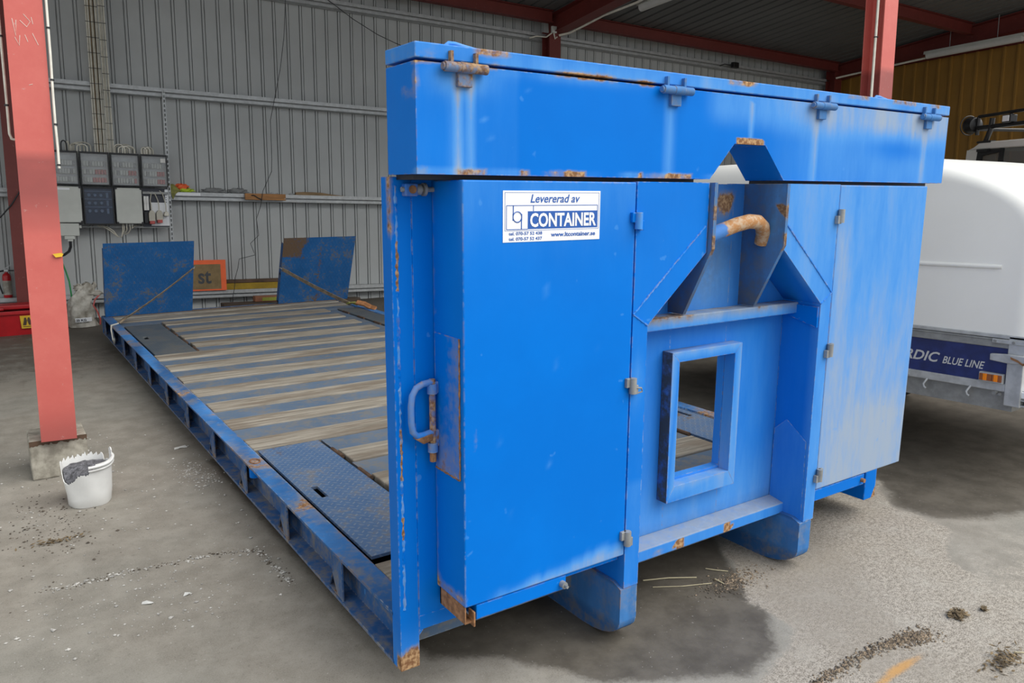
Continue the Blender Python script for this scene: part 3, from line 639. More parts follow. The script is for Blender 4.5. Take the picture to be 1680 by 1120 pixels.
# --- A frame around the hook
def aframe(mir):
    X = (lambda x: 2.5 - x) if mir else (lambda x: x)
    poly = [(X(0.7365), 0.128), (X(0.7365), 1.457), (X(1.052), 1.457), (X(1.052), 1.232), (X(0.800), 1.012), (X(0.800), 0.128)]
    def ch(x, y, z): return np.where(x > 1.25, 0.30 + 0.3 * vnoise(x * 5, z * 3, 2), 0.10 + 0.15 * (z < 0.5) + 0.25 * blob(x, z, 0.76, 0.83, 0.03, 0.08)) * (y < -0.16) + (y > -0.165) * 0.12  # right leg paler too, fading together with painted sky reflection
    o = MB().prism(poly, 'y', D, -0.001).build('hook_frame_leg', M['blue'], K, dice=(0.03, 0.05, 0.03), attrs={'chalk': ch, 'rust': lambda x, y, z: 0.28 * sm(0.14, 0.128, z)})
    w = MB()
    a = [Vector((X(1.041), D, 1.318)), Vector((X(0.737), D, 1.052))]
    P = [a[0].lerp(a[1], k / 60) for k in range(61)]; w.tube([(p.x, D - 0.0005, p.z + random.uniform(-.0012, .0012)) for p in P], [0.0032 + random.uniform(-.001, .001) for _ in P], 5)
    P = [Vector((X(0.737), D, 1.052)).lerp(Vector((X(0.80), D, 1.012)), k / 14) for k in range(15)]; w.tube([(p.x, D - 0.0005, p.z) for p in P], [0.003 + random.uniform(-.001, .001) for _ in P], 5)
    w.build('weld_seam', M['blue'], o, attrs={'chalk': lambda x, y, z: 0.3 + 0 * x})
aframe(False); aframe(True)
def cheek(x0, x1):
    poly = [(0.0, 1.457), (-0.187, 1.457), (-0.187, 1.243), (-0.072, 1.012), (0.0, 1.012)]
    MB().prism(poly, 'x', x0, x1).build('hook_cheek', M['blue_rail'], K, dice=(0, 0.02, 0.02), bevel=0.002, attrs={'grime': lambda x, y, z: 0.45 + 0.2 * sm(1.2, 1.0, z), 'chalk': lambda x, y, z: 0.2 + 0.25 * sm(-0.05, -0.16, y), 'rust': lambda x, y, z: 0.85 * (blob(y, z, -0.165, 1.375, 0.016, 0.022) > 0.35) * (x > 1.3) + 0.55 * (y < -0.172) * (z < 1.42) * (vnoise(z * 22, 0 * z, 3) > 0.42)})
cheek(1.058, 1.072); cheek(1.428, 1.442)
bp = [(1.072, -0.10, 1.262), (1.13, -0.105, 1.279), (1.19, -0.112, 1.298), (1.25, -0.12, 1.316), (1.31, -0.125, 1.327), (1.36, -0.122, 1.324), (1.40, -0.112, 1.306), (1.422, -0.10, 1.28), (1.430, -0.088, 1.245)]
MB().tube(bp, 0.0255, 16).build('hook_bar', M['bar'], K, smooth=60, attrs={'rust': lambda x, y, z: sm(1.15, 1.24, x + 0.04 * (z - 1.28) * 10)})
# --- cross beams in the recess
def ub_rust(x, y, z): return 0.5 * (vnoise(x * 14, y * 30, 4) > 0.7) * (z > 1.0)
MB().box(0.80, 1.70, -0.072, -0.001, 0.965, 1.008).build('cross_beam', M['blue'], K, bevel=0.004, dice=(0.04, 0.02, 0), attrs={'chalk': lambda x, y, z: 0.35 + 0.6 * (z > 1.0), 'grime': lambda x, y, z: 0.35 * (z > 1.0), 'rust': ub_rust})
def lb_rust(x, y, z): f = (y < -0.068) * (z < 0.176); return f * 0.85 * (blob(x, z, 1.10, 0.155, 0.03, 0.03) > 0.35) + f * 0.8 * (blob(x, z, 1.36, 0.155, 0.03, 0.03) > 0.35) + 0.75 * blob(x, z, 0.99, 0.145, 0.04, 0.012)
MB().prism([(-0.001, 0.135), (-0.072, 0.135), (-0.072, 0.178), (-0.001, 0.19)], 'x', 0.80, 1.70).build('cross_beam', M['blue'], K, dice=(0.02, 0, 0.02), attrs={'chalk': lambda x, y, z: 0.35 + 0.75 * (z > 0.176), 'grime': lambda x, y, z: 0.25 * (z > 0.176), 'rust': lb_rust}, bevel=0.003)
MB().box(0.80, 1.69, 0.0, 0.02, 0.11, 0.14).build('sill_plate', M['blue'], K)
# window frame: mitred box section
wf = MB(); ox0, ox1, oz0, oz1 = 1.043, 1.409, 0.315, 0.874; b = 0.037
def mit(q, y0, y1): wf.prism(q, 'y', y0, y1)
mit([(ox0, oz0), (ox1, oz0), (ox1 - b, oz0 + b + .022), (ox0 + b, oz0 + b + .022)], -0.05, -0.001); mit([(ox0, oz1), (ox1, oz1), (ox1 - b, oz1 - b), (ox0 + b, oz1 - b)], -0.05, -0.001)
mit([(ox0, oz0), (ox0, oz1), (ox0 + b, oz1 - b), (ox0 + b, oz0 + b + .022)], -0.05, -0.001); mit([(ox1, oz0), (ox1, oz1), (ox1 - b, oz1 - b), (ox1 - b, oz0 + b + .022)], -0.05, -0.001)
wf.box(1.0425, 1.0445, -0.049, -0.001, 0.316, 0.873); wf.build('window_frame', M['blue'], K, bevel=0.0025, attrs={'chalk': lambda x, y, z: 0.22 + 0.5 * (z > 0.86) + 0.45 * ((z < 0.38) & (x > 1.07)), 'rust': lambda x, y, z: 0.2 * (x < 1.05), 'grime': lambda x, y, z: 1.2 * (x < 1.0445) * (y > -0.0499)})
# inner side plate in the recess, right
MB().prism([(-0.160, 0.0), (-0.155, 0.46), (-0.06, 0.53), (-0.006, 0.48), (-0.002, 0.14)], 'x', 1.6965, 1.6995).build('gusset', M['blue'], K, attrs={'chalk': lambda x, y, z: 0.3 + 0 * x})
MB().prism([(-0.165, 0.92), (-0.02, 0.955), (-0.002, 1.0), (-0.165, 1.0)], 'x', 1.690, 1.6995).build('gusset', M['blue'], K)
# --- top box with the notch for the hook arm
TB = [(0.0, 1.468), (1.062, 1.468), (1.172, 1.584), (1.328, 1.584), (1.438, 1.468), (2.5, 1.468), (2.5, 1.7385), (0.0, 1.7385)]
def tb_rust(x, y, z):
    r = 0.0 * x
    r = r + 0.75 * sm(1.722, 1.738, z) * sm(0.45, 0.7, vnoise(x * 9, 0 * x, 3)) * (0.4 + 0.9 * vnoise(x * 60, z * 60, 8)) * (x > 0.25) * (x < 0.86) + 0.5 * (z > 1.728) * (x < 0.25)
    r = r + 0.55 * blob(x, z, 0.004, 1.69, 0.012, 0.06) + 0.6 * blob(x, z, 0.01, 1.47, 0.018, 0.02) + 0.95 * (blob(x, z, 1.25, 1.592, 0.09, 0.012) > 0.4)
    r = r + 0.55 * (z < 1.482) * (vnoise(x * 12, 0 * x, 6) > 0.6) * (x < 1.05) + 0.5 * blob(x, z, 0.27, 1.495, 0.008, 0.02) + 0.55 * blob(x, z, 0.44, 1.475, 0.05, 0.014) + 0.6 * blob(x, z, 0.83, 1.472, 0.06, 0.01)
    for hx, w, k in ((0.118, 0.010, 0.40), (0.158, 0.006, 0.32)): r = r + k * blob(x, x, hx, hx, w * 1.4, 10) * (z < 1.70) * sm(1.45, 1.69, z)
    return np.where(y < -0.15, r, 0.35 * blob(y, z, -0.12, 1.66, 0.03, 0.02) + 0.35 * blob(y, z, -0.085, 1.675, 0.015, 0.015) + 0.0 * x)
def tb_chalk_sheen(x, y, z):
    c = 0.13 * (x < 0.3) + 0.42 * sm(0.98, 1.12, x) * sm(1.60 - 0.03 * vnoise(x * 3, 0 * x, 2), 1.70, z) + 0.40 * sm(1.25, 1.45, x) * (0.4 + 0.9 * vnoise(x * 2.2, z * 3.0, 5)) - 0.35 * blob(x, z, 2.15, 1.60, 0.22, 0.05)  # right half lightened for fading and for a sky reflection painted in
    for hx, w, k in ((0.118, 0.014, 0.85), (0.158, 0.008, 0.6), (0.866, 0.012, 0.8), (0.895, 0.006, 0.35), (1.60, 0.012, 0.65), (2.33, 0.02, 0.55), (1.25, 0.008, 0.5)):
        c = c + k * np.exp(-((x - hx - (1.7 - z) * -0.0) / w) ** 2) * (z < 1.715) * (0.55 + 0.6 * vnoise(x * 80, z * 5, 3))
    c = c + 0.45 * blob(x, z, 0.13, 1.70, 0.09, 0.035) + 0.35 * blob(x, z, 0.5, 1.735, 0.25, 0.02) + 0.4 * (z < 1.49) * vnoise(x * 14, 0 * x, 7) * (x < 1.1)
    for cx, cz in ((0.20, 1.61), (0.215, 1.565), (0.05, 1.67), (0.37, 1.6), (0.34, 1.69)): c = c + 0.3 * blob(x, z, cx, cz, 0.006, 0.006)
    return np.where(y < -0.15, c, 0.10)
TBO = MB().prism(TB, 'y', -0.159, 0.006).build('top_box', M['blue_top'], K, dice=(0.02, 0.04, 0.012), attrs={'rust': tb_rust, 'chalk': tb_chalk_sheen})
ld = MB().box(-0.001, 2.501, -0.161, 0.008, 1.746, 1.783)
MB().box(0.02, 1.05, -0.10, 0.0, 1.455, 1.468).box(1.45, 2.48, -0.10, 0.0, 1.455, 1.468).build('dark_gap_filler', M['black'], K)  # black filler added so the gap below the top box reads as shade
LID = ld.build('lid', M['blue_top'], K, dice=(0.03, 0.05, 0.013), bevel=0.003, attrs={'rust': lambda x, y, z: 0.7 * sm(1.763, 1.75, z) * sm(0.45, 0.7, vnoise(x * 9, 0 * x, 3)) * (x > 0.2) * (x < 0.9) + 0.5 * (z > 1.77) * (vnoise(x * 10, y * 6, 5) > 0.7) + 0.7 * blob(x, z, 1.245, 1.78, 0.03, 0.012) + 0.35 * blob(x, z, 0.04, 1.76, 0.05, 0.02),
    'chalk': lambda x, y, z: 0.22 + 0.3 * vnoise(x * 6, z * 20, 4) + 0.15 * (x > 1)})
for hx in (0.134, 0.882, 1.618, 2.332):
    rs = 0.55 if hx < 0.5 else 0.22
    at = {'rust': lambda x, y, z, rs=rs: rs + 0 * x, 'chalk': lambda x, y, z: 0.35 + 0 * x, 'grime': lambda x, y, z: 0.3 + 0 * x}
    h = MB().cyl((hx - 0.062, -0.176, 1.729), (hx + 0.062, -0.176, 1.729), 0.0125, 12).cyl((hx - 0.068, -0.176, 1.729), (hx - 0.060, -0.176, 1.729), 0.009, 12)
    h.cyl((hx - 0.017, -0.176, 1.729), (hx + 0.022, -0.176, 1.729), 0.0136, 12)
    ho = h.build('hinge', M['blue_rail'], K, smooth=40, attrs=at)
    for dx in (-0.042, 0.03): MB().box(hx + dx, hx + dx + 0.008, -0.174, -0.160, 1.735, 1.768).build('hinge_leaf', M['blue_rail'], ho, attrs=at)
    MB().box(hx - 0.020, hx + 0.022, -0.172, -0.158, 1.684, 1.722).build('hinge_tab', M['blue_rail'], ho, attrs=at, bevel=0.002)
def eye(x):
    P = [(x - 0.055, -0.06, 1.783), (x - 0.052, -0.06, 1.797), (x - 0.040, -0.06, 1.806), (x - 0.02, -0.06, 1.806), (x + 0.01, -0.06, 1.801), (x + 0.04, -0.06, 1.797), (x + 0.065, -0.06, 1.796), (x + 0.075, -0.06, 1.789), (x + 0.078, -0.06, 1.783)]
    MB().tube(P, 0.006, 8).build('lifting_eye', M['blue_top'], K, smooth=60, attrs={'chalk': lambda x, y, z: 0.6 + 0 * x})
eye(0.19); eye(2.16)
# --- latches
for i, (x, z) in enumerate(((0.7345, 1.340), (0.7345, 0.826), (0.7345, 0.312), (1.7655, 1.340), (1.7655, 0.826), (1.7655, 0.315))):
    rt = i >= 3; mt = M['galv_dull'] if rt or i > 0 else M['blue']
    o = MB().cyl((x, D - 0.013, z - 0.024), (x, D - 0.013, z + 0.026), 0.012, 10).build('latch', mt, K, smooth=40, attrs={'chalk': lambda x, y, z: 0.5 + 0 * x, 'rust': lambda x, y, z: 0.2 + 0 * x})
    s = -1 if not rt else 1
    MB().box(x, x + s * 0.024, D - 0.012, D, z - 0.004, z + 0.026).build('latch_plate', mt, o, bevel=0.002); MB().box(x, x - s * 0.022, D - 0.016, D, z - 0.028, z + 0.002).build('latch_plate', mt, o, bevel=0.002)
    if i == 1: MB().tube([(x + 0.012, D - 0.014, z - 0.006), (x + 0.03, D - 0.02, z - 0.008), (x + 0.034, D - 0.02, z - 0.02), (x + 0.012, D - 0.014, z - 0.026)], 0.003, 6).build('latch_ring', mt, o)
# --- bail handle on its hinge pin
hm = {'rust': lambda x, y, z: 0.24 + 0.26 * vnoise(x * 60, z * 40, 2), 'chalk': lambda x, y, z: 0.3 + 0 * x}
H = MB().tube([(0.104, -0.024, 0.892), (0.075, -0.026, 0.890), (0.052, -0.03, 0.882), (0.038, -0.032, 0.862), (0.034, -0.032, 0.83), (0.034, -0.032, 0.785), (0.038, -0.032, 0.757), (0.052, -0.03, 0.742), (0.075, -0.026, 0.740), (0.104, -0.024, 0.744)], 0.0095, 10).build('bail_handle', M['blue'], K, smooth=60, attrs=hm)
MB().cyl((0.106, -0.024, 0.900), (0.106, -0.024, 0.655), 0.0095, 12).build('hinge_pin', M['blue'], H, smooth=40, attrs={'rust': lambda x, y, z: 0.58 + 0 * x})
MB().cyl((0.106, -0.024, 0.887), (0.106, -0.024, 0.858), 0.015, 12).build('collar', M['blue'], H, smooth=40, attrs=hm); MB().cyl((0.106, -0.024, 0.712), (0.106, -0.024, 0.684), 0.015, 12).build('collar', M['blue'], H, smooth=40, attrs=hm)
MB().cyl((0.106, -0.024, 0.684), (0.106, -0.024, 0.655), 0.010, 8).build('pin_tip', M['rust'], H, smooth=40)
MB().box(0.106, 0.126, -0.03, -0.002, 0.858, 0.892).build('bracket', M['blue'], H, bevel=0.002, attrs=hm); MB().box(0.106, 0.126, -0.03, -0.002, 0.700, 0.750).build('bracket', M['blue'], H, bevel=0.002, attrs={'rust': lambda x, y, z: 0.5 + 0 * x})
MB().prism([(0.044, 0.735), (0.100, 0.742), (0.100, 0.722), (0.07, 0.716)], 'y', -0.038, -0.014).build('wedge', M['rust'], H, bevel=0.003)
# --- supplier's sticker
SX0, SX1, SZ0, SZ1 = 0.250, 0.590, 1.290, 1.4285
SY = D - 0.0012
ST = MB().box(SX0, SX1, SY, D + 0.001, SZ0, SZ1).build('sticker', M['white'], K)
def sp(u, v): return (SX0 + (SX1 - SX0) * u, SY, SZ0 + (SZ1 - SZ0) * v)
sx, sz = SX1 - SX0, SZ1 - SZ0
ln = MB()
def hl(u0, u1, v, w=0.0017): ln.box(SX0 + sx * u0, SX0 + sx * u1, SY - 0.0006, SY, SZ0 + sz * v - w / 2, SZ0 + sz * v + w / 2)
def vl(u, v0, v1, w=0.0017): ln.box(SX0 + sx * u - w / 2, SX0 + sx * u + w / 2, SY - 0.0006, SY, SZ0 + sz * v0, SZ0 + sz * v1)
hl(0.018, 0.985, 0.963, .0008); hl(0.018, 0.985, 0.225, .0008); vl(0.018, 0.225, 0.963, .0008); vl(0.985, 0.225, 0.963, .0008)
hl(0.033, 0.97, 0.712); hl(0.033, 0.24, 0.25); vl(0.033, 0.25, 0.712); vl(0.97, 0.25, 0.712)
vl(0.098, 0.52, 0.712, .003); vl(0.295, 0.60, 0.712, .0022); vl(0.178, 0.25, 0.42, .003)
cc = [(SX0 + sx * 0.138 + 0.0142 * math.cos(a), SY - 0.0003, SZ0 + sz * 0.49 + 0.0142 * math.sin(a)) for a in np.linspace(0, 2 * math.pi, 29)[:-1]]
ln.tube(cc, 0.0016, 4, True); vl(0.096, 0.42, 0.55, .003); vl(0.180, 0.42, 0.55, .003)
ln.build('frame_lines', M['ink'], ST)
MB().box(SX0 + sx * 0.24, SX0 + sx * 0.97, SY - 0.0005, SY, SZ0 + sz * 0.25, SZ0 + sz * 0.60).build('blue_band', M['ink'], ST)
X_, Z_ = (1, 0, 0), (0, 0, 1)
def lab(body, u0, u1, v0, v1, mat, par, lift=0.0008, **k):
    p = sp(u0, v0); return text(body, p, X_, Z_, sx * (u1 - u0), sz * (v1 - v0), lift, **k).build('lettering', M[mat], par)
lab('Levererad av', 0.265, 0.775, 0.765, 0.93, 'ink', ST, shear=0.25, bold=0.012)
lab('CONTAINER', 0.262, 0.955, 0.285, 0.565, 'white', ST, 0.0012, bold=0.03)
lab('tel. 070-57 52 438', 0.055, 0.385, 0.135, 0.20, 'ink', ST, bold=0.02); lab('tel. 070-57 52 437', 0.055, 0.385, 0.03, 0.095, 'ink', ST, bold=0.02)
lab('www.ltcontainer.se', 0.475, 0.95, 0.085, 0.175, 'ink', ST, bold=0.025)
# --- loading ramps folded up at the rear, leaning forward
def ramp(x0, x1, sd):
    tilt = -0.40
    yb = 6.62
    def P(x, y, h): return (x, yb + y * math.cos(tilt) + h * math.sin(tilt), 0.178 + h * math.cos(tilt) - y * math.sin(tilt))
    m = MB()
    def slab(a, b, y0, y1, h0, h1):
        m.add([P(x, y, h) for h in (h0, h1) for y in (y0, y1) for x in (a, b)], [(0, 2, 3, 1), (4, 5, 7, 6), (0, 1, 5, 4), (2, 6, 7, 3), (0, 4, 6, 2), (1, 3, 7, 5)])
    slab(x0, x1, 0, 0.01, 0.0, 0.80)
    def rr(x, y, z):
        return (0.62 * sm(0.36, 0.26, x - x0 + 0.1 * vnoise(x * 9, z * 9, 1)) * sm(0.68, 0.78, z + 0.1 * vnoise(x * 12, z * 12, 2)) + 0.45 * blob(x, z, x0 + 0.42, 0.55, 0.05, 0.4)) * sd + 0.25 * (vnoise(x * 5, z * 5, 3) > 0.7)
    o = m.build('loading_ramp', M['blue_ramp'], K, dice=(0.04, 0, 0.04), attrs={'rust': rr})
    m = MB()
    def slab2(a, b, y0, y1, h0, h1): m.add([P(x, y, h) for h in (h0, h1) for y in (y0, y1) for x in (a, b)], [(0, 2, 3, 1), (4, 5, 7, 6), (0, 1, 5, 4), (2, 6, 7, 3), (0, 4, 6, 2), (1, 3, 7, 5)])
    slab2(x0, x0 + 0.012, 0.01, 0.075, 0, 0.72); slab2(x1 - 0.012, x1, 0.01, 0.075, 0, 0.72); slab2(x0, x1, 0.01, 0.06, 0.0, 0.02); slab2(x0, x1, 0.01, 0.06, 0.35, 0.37)
    m.build('ramp_frame', M['blue_rail'], o)
    return P
PL = ramp(0.022, 0.838, 0.0); PR = ramp(1.745, 2.557, 1.0)
MB().cyl((0.05, 6.63, 0.165), (2.45, 6.63, 0.165), 0.014, 10).build('ramp_hinge_rod', M['brown'], K, smooth=40)
# --- straps holding the ramps
def V3(p): return Vector(p)
t = thing('ratchet_strap', 'grey webbing strap from left platform rail up to left loading ramp', 'strap', (0.07, 6.15, 0.18), FC)
a = (0.085, 6.13, 0.19); b_ = PL(0.83, -0.012, 0.50)
MB().strip([V3(a).lerp(V3(b_), k / 8) + Vector((0, 0, -0.015 * math.sin(math.pi * k / 8))) for k in range(9)], 0.030, 0.004, (0.2, -0.6, 0.75)).build('webbing', M['strap'], t)
MB().strip([(0.07, 6.12, 0.182), (0.13, 6.17, 0.215), (0.19, 6.22, 0.235)], 0.05, 0.018, (0.3, -0.8, 0.2)).build('buckle', M['strap'], t, bevel=0.004)
MB().tube([(0.075, 6.12, 0.182), (0.0, 6.05, 0.178), (-0.012, 5.98, 0.15), (-0.010, 5.93, 0.06), (0.0, 5.95, 0.02), (0.01, 6.0, 0.05), (0.004, 6.02, 0.12)], 0.007, 6).build('strap_tail', M['cream'], t, smooth=60)
MB().tube([V3(b_), PL(0.843, -0.004, 0.505), PL(0.852, 0.02, 0.505)], 0.007, 6).build('hook', M['galv_dull'], t)
t = thing('ratchet_strap', 'brown webbing strap with orange tail across right loading ramp', 'strap', (2.66, 5.95, 0.18), FC)
a = (2.33, 5.98, 0.21); b_ = PR(1.75, -0.012, 0.44)
MB().strip([V3(b_).lerp(V3(a), k / 8) + Vector((0, 0, -0.012 * math.sin(math.pi * k / 8))) for k in range(9)], 0.045, 0.004, (0, -0.55, 0.8)).build('webbing', M['strap'], t)
MB().strip([(2.30, 5.99, 0.22), (2.36, 5.95, 0.225), (2.40, 5.92, 0.205)], 0.05, 0.02, (0.2, -0.8, 0.3)).build('ratchet', M['olive'], t, bevel=0.004)
MB().strip([(2.37, 5.90, 0.235), (2.43, 5.83, 0.22), (2.47, 5.75, 0.19), (2.49, 5.68, 0.185)], 0.055, 0.02, (0.6, 0.4, 0.5)).build('strap_tail', M['strap_orange'], t)
MB().tube([V3(b_), PR(1.74, -0.004, 0.445), PR(1.733, 0.02, 0.445)], 0.007, 6).build('hook', M['galv_dull'], t)
# ================================================================== LEFT FOREGROUND
fb = MB().box(-0.822, -0.556, 2.665, 2.93, 0.0, 0.212)
ft_ = fb.build('concrete_footing', M['concrete'], None, bevel=0.008, dice=(0.04, 0.04, 0.04), base=(-0.69, 2.8, 0)); tag(ft_, 'square mottled concrete block under the front left red column', 'footing')
ed = [(-0.822, 0.2125)] + [(-0.822 + 0.266 * k / 30, 0.188 + random.uniform(-0.006, 0.009)) for k in range(31)] + [(-0.556, 0.2125)]
MB().prism(ed, 'y', 2.6625, 2.6665).build('rusty_top_edge', M['brown'], ft_)
# broken bucket with hardened rubble
t = thing('bucket', 'broken white plastic bucket half full of grey rubble beside concrete block', 'bucket', (-0.605, 2.20, 0), I4)
cx, cy = -0.605, 2.20; rb, rt, hh = 0.093, 0.112, 0.218
def bh(th):
    # height of the wall around the bucket; towards the camera (front left) it is broken away
    d = math.degrees(math.atan2(math.sin(th), math.cos(th)))
    xs = [-180, -168, -150, -130, -118, -108, -96, -86, -80, -74]; hs = [0.150, 0.128, 0.120, 0.140, 0.165, 0.172, 0.168, 0.185, 0.195, 0.218]
    dd = d if d < 176 else d - 360
    if dd <= -180: return 0.165
    if dd < -74: return float(np.interp(dd, xs, hs)) + 0.004 * math.sin(d * 0.9)
    saw = 0.022 * ((d * 0.07) % 1.0) + 0.004 * math.sin(d) if 35 < d < 172 else 0.0
    return (0.222 if d > 35 else 0.218) - saw - (0.03 if 18 < d < 40 else 0)
NB = 120; m = MB(); vs = []; fs = []
lev = [0, 0.02, 0.3, 0.6, 0.85, 1.0]
for side in (0, 1):
    for q in lev:
        for j in range(NB):
            th = 2 * math.pi * j / NB; z = bh(th) * q; r = rb + (rt - rb) * z / hh - (0.0035 if side else 0) + 0.002 * math.sin(5 * th + z * 30)
            if q == 0: r *= 0.97
            vs.append((cx + r * math.cos(th), cy + r * math.sin(th), z))
L = len(lev)
for j in range(NB):
    j2 = (j + 1) % NB
    for i in range(L - 1):
        fs.append((i * NB + j, i * NB + j2, (i + 1) * NB + j2, (i + 1) * NB + j)); o_ = L * NB
        fs.append((o_ + i * NB + j, o_ + (i + 1) * NB + j, o_ + (i + 1) * NB + j2, o_ + i * NB + j2))
    fs.append(((L - 1) * NB + j, (L - 1) * NB + j2, (2 * L - 1) * NB + j2, (2 * L - 1) * NB + j)); fs.append((j, L * NB + j, L * NB + j2, j2))
fs.append(tuple(range(NB - 1, -1, -1))); m.add(vs, fs); m.build('pail', M['white_plastic'], t, smooth=50)
m = MB(); P = [(cx + 0.1155 * math.cos(a), cy + 0.1155 * math.sin(a), 0.207 + 0.012 * sm(-0.9, 0.2, np.array(a))) for a in np.radians(np.linspace(-92, 18, 24))]
m.tube(P, 0.007, 8); m.tube([(x, y, z - 0.017) for x, y, z in P], 0.0045, 6); m.build('rim', M['white_plastic'], t, smooth=60)
m = MB(); m.strip([(cx + 0.112 * math.cos(a), cy + 0.112 * math.sin(a), 0.228 + 0.012 * math.sin(k)) for k, a in enumerate(np.radians(np.linspace(2, 20, 4)))], 0.03, 0.004, (0, 0, 1)); m.build('torn_rim_tab', M['white_plastic'], t)
m = MB(); vs = [(cx - 0.01, cy - 0.01, 0.188)]; fs = []; R_ = 7
for i in range(1, R_ + 1):
    for j in range(36):
        th = 2 * math.pi * j / 36; q = i / R_; z0 = min(0.192, bh(th) + 0.016)
        r = q * (0.1035 if i < R_ else 0.1015); vs.append((cx + r * math.cos(th), cy + r * math.sin(th), 0.188 * (1 - q ** 3) + (z0 - 0.012) * q ** 3 + random.uniform(-.006, .006)))
for j in range(36): fs.append((0, 1 + j, 1 + (j + 1) % 36))
for i in range(R_ - 1):
    for j in range(36): a = 1 + i * 36; fs.append((a + j, a + 36 + j, a + 36 + (j + 1) % 36, a + (j + 1) % 36))
k0 = len(vs)
for j in range(36):
    th = 2 * math.pi * j / 36; vs.append((cx + 0.090 * math.cos(th), cy + 0.090 * math.sin(th), 0.012))
for j in range(36): a = 1 + (R_ - 1) * 36; fs.append((a + j, k0 + j, k0 + (j + 1) % 36, a + (j + 1) % 36))
fs.append(tuple(range(k0 + 35, k0 - 1, -1))); m.add(vs, fs); m.build('rubble_fill', M['rubble'], t, smooth=30)
# conduits on the front left column
def cond(name, lab, pts, r, mat, frame=FB, cat='cable', ties=()):
    o = thing(name, lab, cat, pts[0], frame); MB().tube(pts, r, 7).build('sheath', M[mat], o, smooth=60)
    for p, rr in ties: MB().cyl((p[0], p[1], p[2] - 0.004), (p[0], p[1], p[2] + 0.004), rr, 8).build('cable_tie', M['black'], o)
    return o
cond('cable', 'cream cable strapped down right edge of the front left red column', [(-0.706, 2.272, 4.3), (-0.706, 2.272, 2.35), (-0.706, 2.270, 2.1), (-0.708, 2.272, 1.95), (-0.708, 2.272, 1.80), (-0.706, 2.272, 1.70), (-0.706, 2.272, 1.60)], 0.0058, 'cream', ties=[((-0.706, 2.272, z), 0.009) for z in (2.23, 2.0, 1.80, 1.615)])
cond('cable', 'cream cable running down left side of the front left red column', [(-0.895, 2.42, 4.3), (-0.895, 2.42, 2.3), (-0.893, 2.42, 1.9), (-0.893, 2.42, 1.76), (-0.886, 2.42, 1.737), (-0.872, 2.42, 1.735)], 0.0062, 'cream', ties=[((-0.895, 2.42, z), 0.010) for z in (2.2, 1.89)])
tg = MB().prism([(-0.762, 1.200), (-0.750, 1.184), (-0.724, 1.187), (-0.717, 1.200), (-0.727, 1.205)], 'y', 2.268, 2.276)
tag(tg.build('tie_tag', M['yellow'], None, FB, base=(-0.74, 2.272, 1.195)), 'small yellow tie tag on edge of the front left red column', 'tag')

# ================================================================== ELECTRICAL CABINETS ON THE BACK WALL
YF, YB = 7.44, 7.535
tag(MB().box(-0.62, 0.530, 7.5365, 7.544, 1.322, 1.337).build('mounting_rail', M['galv_dull'], None, FB, base=(0, 7.54, 1.33)), 'thin galvanised rail under the bottom row of electrical cabinets', 'rail')
tag(MB().box(-0.62, 0.530, 7.5365, 7.544, 2.118, 2.128).build('mounting_rail', M['galv_dull'], None, FB, base=(0, 7.54, 2.12)), 'thin galvanised rail along the top of the fuse boxes', 'rail')
ps = MB()
for k in range(33):
    z = 1.17 + k * 0.05; ps.box(0.536, 0.543, 7.53, 7.5445, z, z + 0.05).box(0.558, 0.565, 7.53, 7.5445, z, z + 0.05).box(0.543, 0.558, 7.53, 7.5445, z, z + 0.02)
tag(ps.build('perforated_strip', M['galv'], None, FB, base=(0.545, 7.54, 1.17)), 'perforated steel strip standing along right edge of the electrical cabinets', 'strip')
def loop_cable(par, x0, x1, mat, h, yo=0.0):
    P = [(x0, 7.50 + yo, 2.10), (x0, 7.50 + yo, 2.12 + h * 0.55)] + [(x0 + (x1 - x0) * (0.5 - 0.5 * math.cos(a)), 7.50 + yo, 2.12 + h * 0.55 + h * 0.45 * math.sin(a)) for a in np.linspace(0.3, math.pi - 0.3, 7)] + [(x1, 7.50 + yo, 2.12 + h * 0.5), (x1 + (x1 - x0) * 0.02, 7.52 + yo, 2.10)]
    MB().tube(P, 0.0065, 6).build('cable', M[mat], par, smooth=60)
